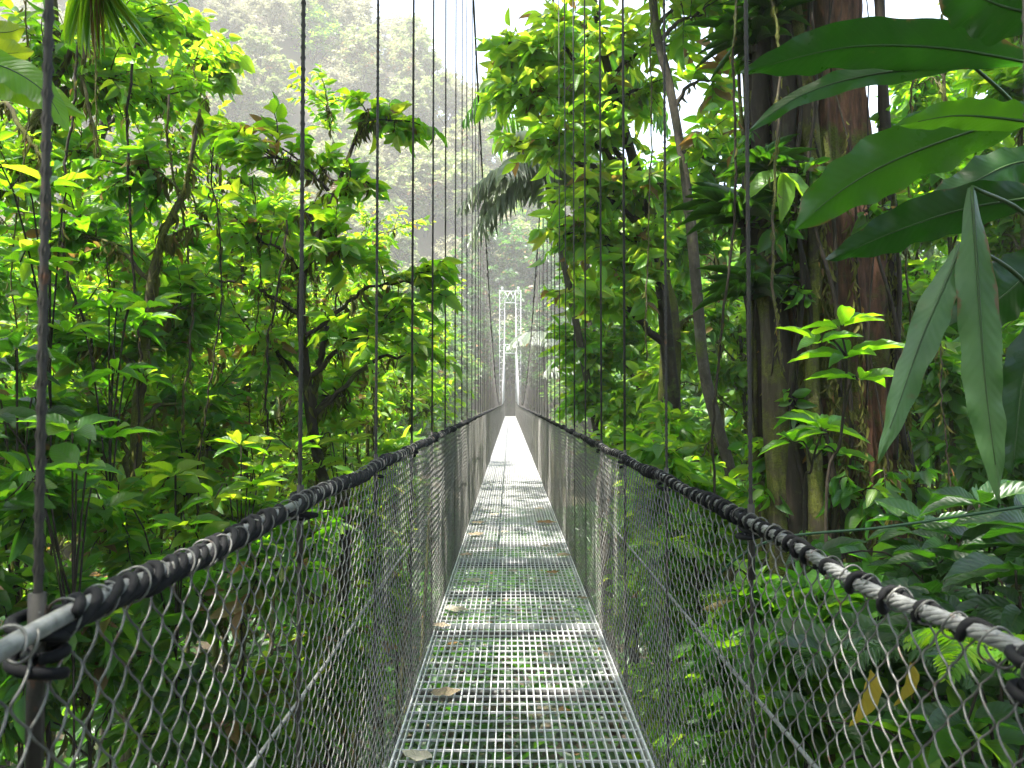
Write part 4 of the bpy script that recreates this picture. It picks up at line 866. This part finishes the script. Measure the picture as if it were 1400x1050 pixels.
for i, (u, D, v0, v1) in enumerate([(30, 5, -40, 640), (95, 4.8, 60, 520), (135, 5.6, -30, 560), (185, 4.9, 90, 700), (238, 5.4, 130, 600), (300, 5.2, 200, 720), (345, 6, 240, 660), (385, 5.6, 300, 640), (455, 6.4, 330, 660), (505, 7, 400, 620), (900, 8, -60, 500), (1018, 5.3, -40, 700), (1062, 5.2, -40, 520), (1205, 5.6, -40, 600), (1245, 6.2, 40, 560), (1290, 5.4, 380, 760)]):
    a = P(u, v0, D); b = P(u + rng.uniform(-25, 25), v1, D + rng.uniform(-.3, .3)); n = 50; t = np.linspace(0, 1, n)[:, None]
    c = a * (1 - t) + b * t + np.stack([.04 * np.sin(t[:, 0] * 7 + i), .04 * np.cos(t[:, 0] * 5 + i), 0 * t[:, 0]], -1) + np.cumsum(rng.normal(0, .006, (n, 3)), 0)
    root = thing('liana', ('thin dark liana hanging down through the left thicket' if u < 700 else 'thin liana hanging beside the big trunk on the right'), 'liana', c[-1], 'lianas in the left thicket' if u < 700 else 'lianas around the big trunk')
    tm, lm = MB(), MB(); tubes(tm, c, np.full(n, rng.uniform(.004, .009)), 6); tm.build('stem', BK['dark' if i % 2 else 'mossy'], root, c[-1])
    mossy(lm, rng, c, 90, (.02, .09), .006)
    lm.build('moss', LM['moss'], root, c[-1])['kind'] = 'stuff'
# ferns
def fern(label, c, n, L, seed, mat='bright', out=(0, 0, 0), group='ferns behind the right mesh'):
    rng = np.random.default_rng(seed); c = np.asarray(c, float); root = thing('fern', label, 'fern', c, group); lm, smb = MB(), MB()
    for q in range(n):
        a = q * 2.4 + rng.uniform(0, .5); frond(lm, smb, rng, c, np.array([math.cos(a), math.sin(a), .7]) + np.asarray(out), L * rng.uniform(.8, 1.1), 24, L * .26, L * .06, .6, .5, BLADE, .15)
    lm.build('foliage', LM[mat], root, c); smb.build('stem', LM['stem'], root, c)
fern('grey green fern in front of the trunk foot behind the mesh', P(1150, 900, 3.4), 7, .42, 1, 'pale'); fern('fern at the lower right behind the near mesh', P(1240, 900, 3.0), 7, .4, 2, 'pale')
fern('small bright fern low behind the right mesh', P(1090, 960, 3.6), 7, .36, 3); fern('fern clinging near the right edge below the handrail', P(1350, 900, 2.3), 7, .3, 4)
# dead yellow leaves caught behind the mesh
for (u, v, D, L, lab) in [(1190, 915, 2.5, .20, 'yellow dead leaf hanging behind the right mesh, the larger'), (1245, 905, 2.6, .16, 'narrow yellow leaf hanging right of the larger dead leaf')]:
    lm = MB(); p = P(u, v, D); leaves(lm, p[None], np.array([[-.2, -.1, -1.]]), np.array([[.5, -1, .2]]), np.array([L]), np.array([L * .42]), np.array([.5]), LEAFHD)
    tag(lm.build('dead_leaf', LM['yellow'], None, p, loc=p), lab, 'dead leaf', 'yellow dead leaves')
# thin green cord
mb = MB(); cp = curve(PS([(978, 792, 3.3), (1010, 762, 3.2), (1070, 735, 3.1), (1200, 722, 2.9), (1300, 708, 2.75), (1420, 690, 2.6), (1600, 668, 2.4)]), 60); tubes(mb, cp, np.full(60, .0055), 7)
o = mb.build('green_cord', MT['greencord'], None, cp[0], loc=cp[0]); tag(o, 'thin dark green cord slung across the plants on the right', 'cord')

# ---- valley flanks and hill (shared crowns) ----------------------------------
def forest_template(name, mat, h, cr, nl, L, seed, tpl=LEAFMID, bark='mossy', narrow=1.0):
    rng = np.random.default_rng(seed)
    root = thing(name, 'x', 'tree', (0, -500 - seed * 30, -60))
    tm, lm = MB(), MB()
    tp = curve([(0, 0, -.4), (.2, .1, h * .4), (-.1, .2, h * .75), (0, 0, h * .92)], 24); tubes(tm, tp, np.linspace(.035 * h ** .9 * .5, .03, 24), 8)
    nc = 15
    for q in range(nc):
        f = (q + .5) / nc; a = q * 2.4; zc = h * (.30 + .66 * f); rr = cr * (math.sin(math.pi * (.22 + .72 * f)) ** .8) * rng.uniform(.45, .85) * narrow
        c = np.array([math.cos(a) * rr, math.sin(a) * rr, zc + rng.normal(0, .05 * h)]); i = int(np.clip(f * 20, 2, 22))
        lp = curve([tp[i - 2], (tp[i - 2] + c) / 2 + np.array([0, 0, .05 * h]), c], 10); tubes(tm, lp, np.linspace(.012 * h, .004 * h, 10), 5)
        r = cr * rng.uniform(.32, .55)
        foliage(lm, tm, rng, c, (r, r, r * .7), nl // nc // 10, lp[4:], nleaf=10, L=L, asp=.55, tpl=tpl, twr=.012, tint=(0, .8) if rng.random() < .7 else (.25, 1), upn=.5)
    tm.build('trunk', BK[bark], root); lm.build('crown', LM[mat], root)
    return root
rng = np.random.default_rng(77)
dk_t = [forest_template('trail_tree', 'dark', 11, 3.2, 5200, (.3, .5), 21)]  # dark leaf colour stands in for the shadow of the trail opening
fl_t = [forest_template('valley_tree', 'flank', 11, 3.0, 5200, (.3, .5), 1), forest_template('valley_tree', 'flank', 13, 3.4, 6000, (.28, .45), 2), forest_template('valley_tree', 'bright', 9, 2.8, 4800, (.26, .42), 3)]
used = set()
def place(tlist, i, x, y, s, lab, group, sink=.3):
    t = tlist[i]; loc = (x, y, float(ground(x, y)) - sink); rz = rng.uniform(0, 6.28)
    if t.name not in used:
        used.add(t.name); t.location = loc; t.rotation_euler = (0, 0, rz); t.scale = (s, s, s); t['label'] = lab; t['group'] = group
        return t
    return dup(t, loc, rz, s, lab, group)
n = 0
for side in (-1, 1):
    for y in np.arange(16, 78, 4.6):
        for row in range(4):
            hs = rng.uniform(.75, 1.0) if side < 0 else rng.uniform(.9, 1.3)
            if side < 0 and y < 30: hs *= .75
            x = side * (1.6 + 4.4 * hs + row * 5.2 + abs(rng.normal(0, .7))) + .05; yy = y + rng.normal(0, 1.2)
            if side > 0 and y < 20 and row == 0: continue
            place(fl_t, int(rng.integers(0, 3)), x, yy, hs, ('leafy tree in the gully on the left side of the bridge' if side < 0 else 'leafy tree in the gully on the right side of the bridge'), 'valley trees left of the bridge' if side < 0 else 'valley trees right of the bridge')
for (x, y, s) in [(-9, 85, 1.15), (9.5, 85, 1.25), (-13, 88, 1.2), (14, 87, 1.3), (6.5, 92, 1.4), (-6.5, 93, 1.3), (-2.8, 86, 1.0), (2.6, 87, 1.05), (-.2, 90, .9), (.8, 94, 1.1), (5.5, 86, 1.0), (-6, 87, .95), (-1.5, 97, 1.1), (3.5, 98, 1.5), (0, 101, 1.6), (-4, 99, 1.5), (8, 99, 1.5)]:
    place(dk_t, 0, x, y, s, 'tree with shade put into its leaf colour, crowding the trail behind the far white tower', 'trees behind the far tower')
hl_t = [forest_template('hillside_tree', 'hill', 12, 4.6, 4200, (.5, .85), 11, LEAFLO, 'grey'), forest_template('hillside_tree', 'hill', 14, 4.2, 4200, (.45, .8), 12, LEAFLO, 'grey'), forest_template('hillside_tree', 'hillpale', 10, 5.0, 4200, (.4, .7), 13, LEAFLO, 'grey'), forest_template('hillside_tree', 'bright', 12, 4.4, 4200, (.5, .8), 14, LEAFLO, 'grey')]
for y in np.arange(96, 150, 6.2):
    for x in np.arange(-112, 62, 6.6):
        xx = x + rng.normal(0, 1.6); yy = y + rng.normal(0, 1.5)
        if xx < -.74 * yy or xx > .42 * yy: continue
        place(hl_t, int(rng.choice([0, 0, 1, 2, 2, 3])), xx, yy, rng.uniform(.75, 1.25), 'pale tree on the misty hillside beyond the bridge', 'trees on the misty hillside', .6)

# ---- undergrowth over the gully floor: one uncountable cover ----------------
def undergrowth():
    rng = np.random.default_rng(9); lm = MB(); n = 5200
    x = rng.uniform(-13, 13, n); y = rng.uniform(-1.5, 44, n) ; keep = ~((np.abs(x) < 1.6) & (y < 1.0)); x, y = x[keep], y[keep]; n = len(x)
    z = ground(x, y); k = 9
    a = rng.uniform(0, 6.28, (n, k)); el = rng.uniform(.1, 1.1, (n, k)); d = np.stack([np.cos(a), np.sin(a), el], -1)
    h = rng.uniform(.05, .7, (n, k)); p = np.stack([x[:, None] + np.cos(a) * .15, y[:, None] + np.sin(a) * .15, z[:, None] + h], -1)
    L = rng.uniform(.22, .5, (n, k)); rn = np.clip(rng.normal(.4, .25, (n, k)), 0, 1)
    leaves(lm, p.reshape(-1, 3), d.reshape(-1, 3), np.array([0, 0, 1.]) + rng.normal(0, .3, (n * k, 3)), L.ravel(), L.ravel() * .4, rn.ravel(), LEAFMID)
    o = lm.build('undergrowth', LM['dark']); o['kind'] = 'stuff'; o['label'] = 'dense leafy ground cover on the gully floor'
undergrowth()

# ---- fallen leaves on the deck --------------------------------------------------
fl = [(610, 953, .16, 'curled brown dead leaf on the grating, largest and nearest the left edge', .1), (570, 1040, .15, 'pale round dead leaf at the bottom left of the deck', .9), (625, 838, .2, 'long pale dead leaf left on the deck beyond the curled brown one', .8), (604, 861, .13, 'grey dead leaf hanging over the left deck edge', .5),
      (647, 797, .17, 'thin pale leaf just before the bright deck joint, left', .9), (755, 786, .13, 'pale triangular leaf near the right deck edge', 1.0), (772, 763, .16, 'dark curled leaf touching the right deck edge', .1), (650, 733, .2, 'reddish leaf near the left deck edge, middle distance', .2), (653, 717, .18, 'dark brown leaf farther up the left deck edge', .0),
      (637, 762, .14, 'brown leaf lying left of the deck middle', .3), (748, 717, .26, 'long pale leaf across the right half of the deck', 1.0), (702, 784, .1, 'small slim leaf in the middle of the deck', .6), (793, 838, .07, 'small yellow green leaf by the right deck edge', .5), (690, 730, .1, 'tiny pale fleck of leaf mid deck', .9), (676, 706, .14, 'pale leaf far up the deck, left of middle', .9), (745, 750, .12, 'faint grey leaf far up the deck, right', .7), (797, 822, .1, 'small dark leaf crumpled at the right deck edge', .0), (737, 698, .16, 'light leaf far along the right deck edge', .8)]
rng = np.random.default_rng(5)
for (u, v, L, lab, tn) in fl:
    q = P(u, v, 1.0); Y = 5.0
    for _ in range(30): Y = float(deckz(Y)) / q[2]
    p = q * Y; p[2] = float(deckz(Y)) + .022
    lm = MB(); a = rng.uniform(-.5, .5) + (math.pi if rng.random() < .5 else 0)
    tv, tq, tt = LEAFHD; tv = tv.copy(); cur = rng.uniform(.05, .35); tv[:, 2] = cur * (tv[:, 0] - .5) ** 2 + .22 * np.abs(tv[:, 1]) * rng.uniform(.2, 1) * .5 + .03 * np.sin(tv[:, 0] * 14) * tv[:, 1]
    d = np.array([[math.cos(a), math.sin(a), .0]]); pc = p - d[0] * L * .5
    leaves(lm, pc[None], d, np.array([[.1, -.1, 1.]]), np.array([L]), np.array([L * .55]), np.array([tn]), (tv, tq, tt))
    tag(lm.build('fallen_leaf', LM['lime' if 'green' in lab else 'dry'], None, p, loc=p), lab, 'fallen leaf', 'dead leaves on the deck')

# ---- air -------------------------------------------------------------------------
HAZE = .0014
def haze():
    mb = MB(); box(mb, -190, 190, -40, 330, -22, 150)
    m, nt, N, L, out = newmat('moist_air'); v = N('ShaderNodeVolumePrincipled'); v.inputs['Color'].default_value = (1, .99, .93, 1); v.inputs['Density'].default_value = HAZE; v.inputs['Anisotropy'].default_value = 0
    L(v.outputs[0], out.inputs['Volume']); o = mb.build('haze', m); o['kind'] = 'stuff'
if HAZE: haze()

# ---- light, sky, camera ----------------------------------------------------------
SUN_EL, SUN_AZ = R_(69), R_(-128)          # azimuth from +Y towards +X
sv = Vector((math.sin(SUN_AZ) * math.cos(SUN_EL), math.cos(SUN_AZ) * math.cos(SUN_EL), math.sin(SUN_EL)))
sd = bpy.data.lights.new('sun', 'SUN'); sd.energy = 4.5; sd.angle = R_(.53); sd.color = (1, .96, .88)
so = bpy.data.objects.new('sun', sd); COL.objects.link(so); so.rotation_euler = (-sv).to_track_quat('-Z', 'Y').to_euler()
w = bpy.data.worlds.new('World'); scene.world = w; w.use_nodes = True; nt = w.node_tree
sky = nt.nodes.new('ShaderNodeTexSky'); sky.sky_type = 'NISHITA'; sky.sun_disc = False; sky.sun_elevation = SUN_EL; sky.sun_rotation = SUN_AZ; sky.dust_density = 3; sky.air_density = 1.0; sky.ozone_density = .6
bg = nt.nodes['Background']; bg.inputs[1].default_value = .15; nt.links.new(sky.outputs[0], bg.inputs[0])
cd = bpy.data.cameras.new('camera'); cam = bpy.data.objects.new('camera', cd); COL.objects.link(cam)
cd.sensor_width = 36; cd.lens = 1050 / 1400 * 36; cd.clip_start = .05; cd.clip_end = 3000
cam.rotation_euler = (math.pi / 2 + PITCH, 0, -3 / 1050)
cd.dof.use_dof = True; cd.dof.focus_distance = 5.5; cd.dof.aperture_fstop = 9
scene.camera = cam
vs = scene.view_settings; vs.view_transform = 'Standard'; vs.look = 'None'; vs.gamma = 1; vs.exposure = 2.4
cy = scene.cycles
cy.max_bounces = 8; cy.diffuse_bounces = 4; cy.glossy_bounces = 2; cy.transmission_bounces = 5; cy.transparent_max_bounces = 4; cy.volume_bounces = 1
cy.use_denoising = True; cy.caustics_reflective = False; cy.caustics_refractive = False; cy.sample_clamp_indirect = 6
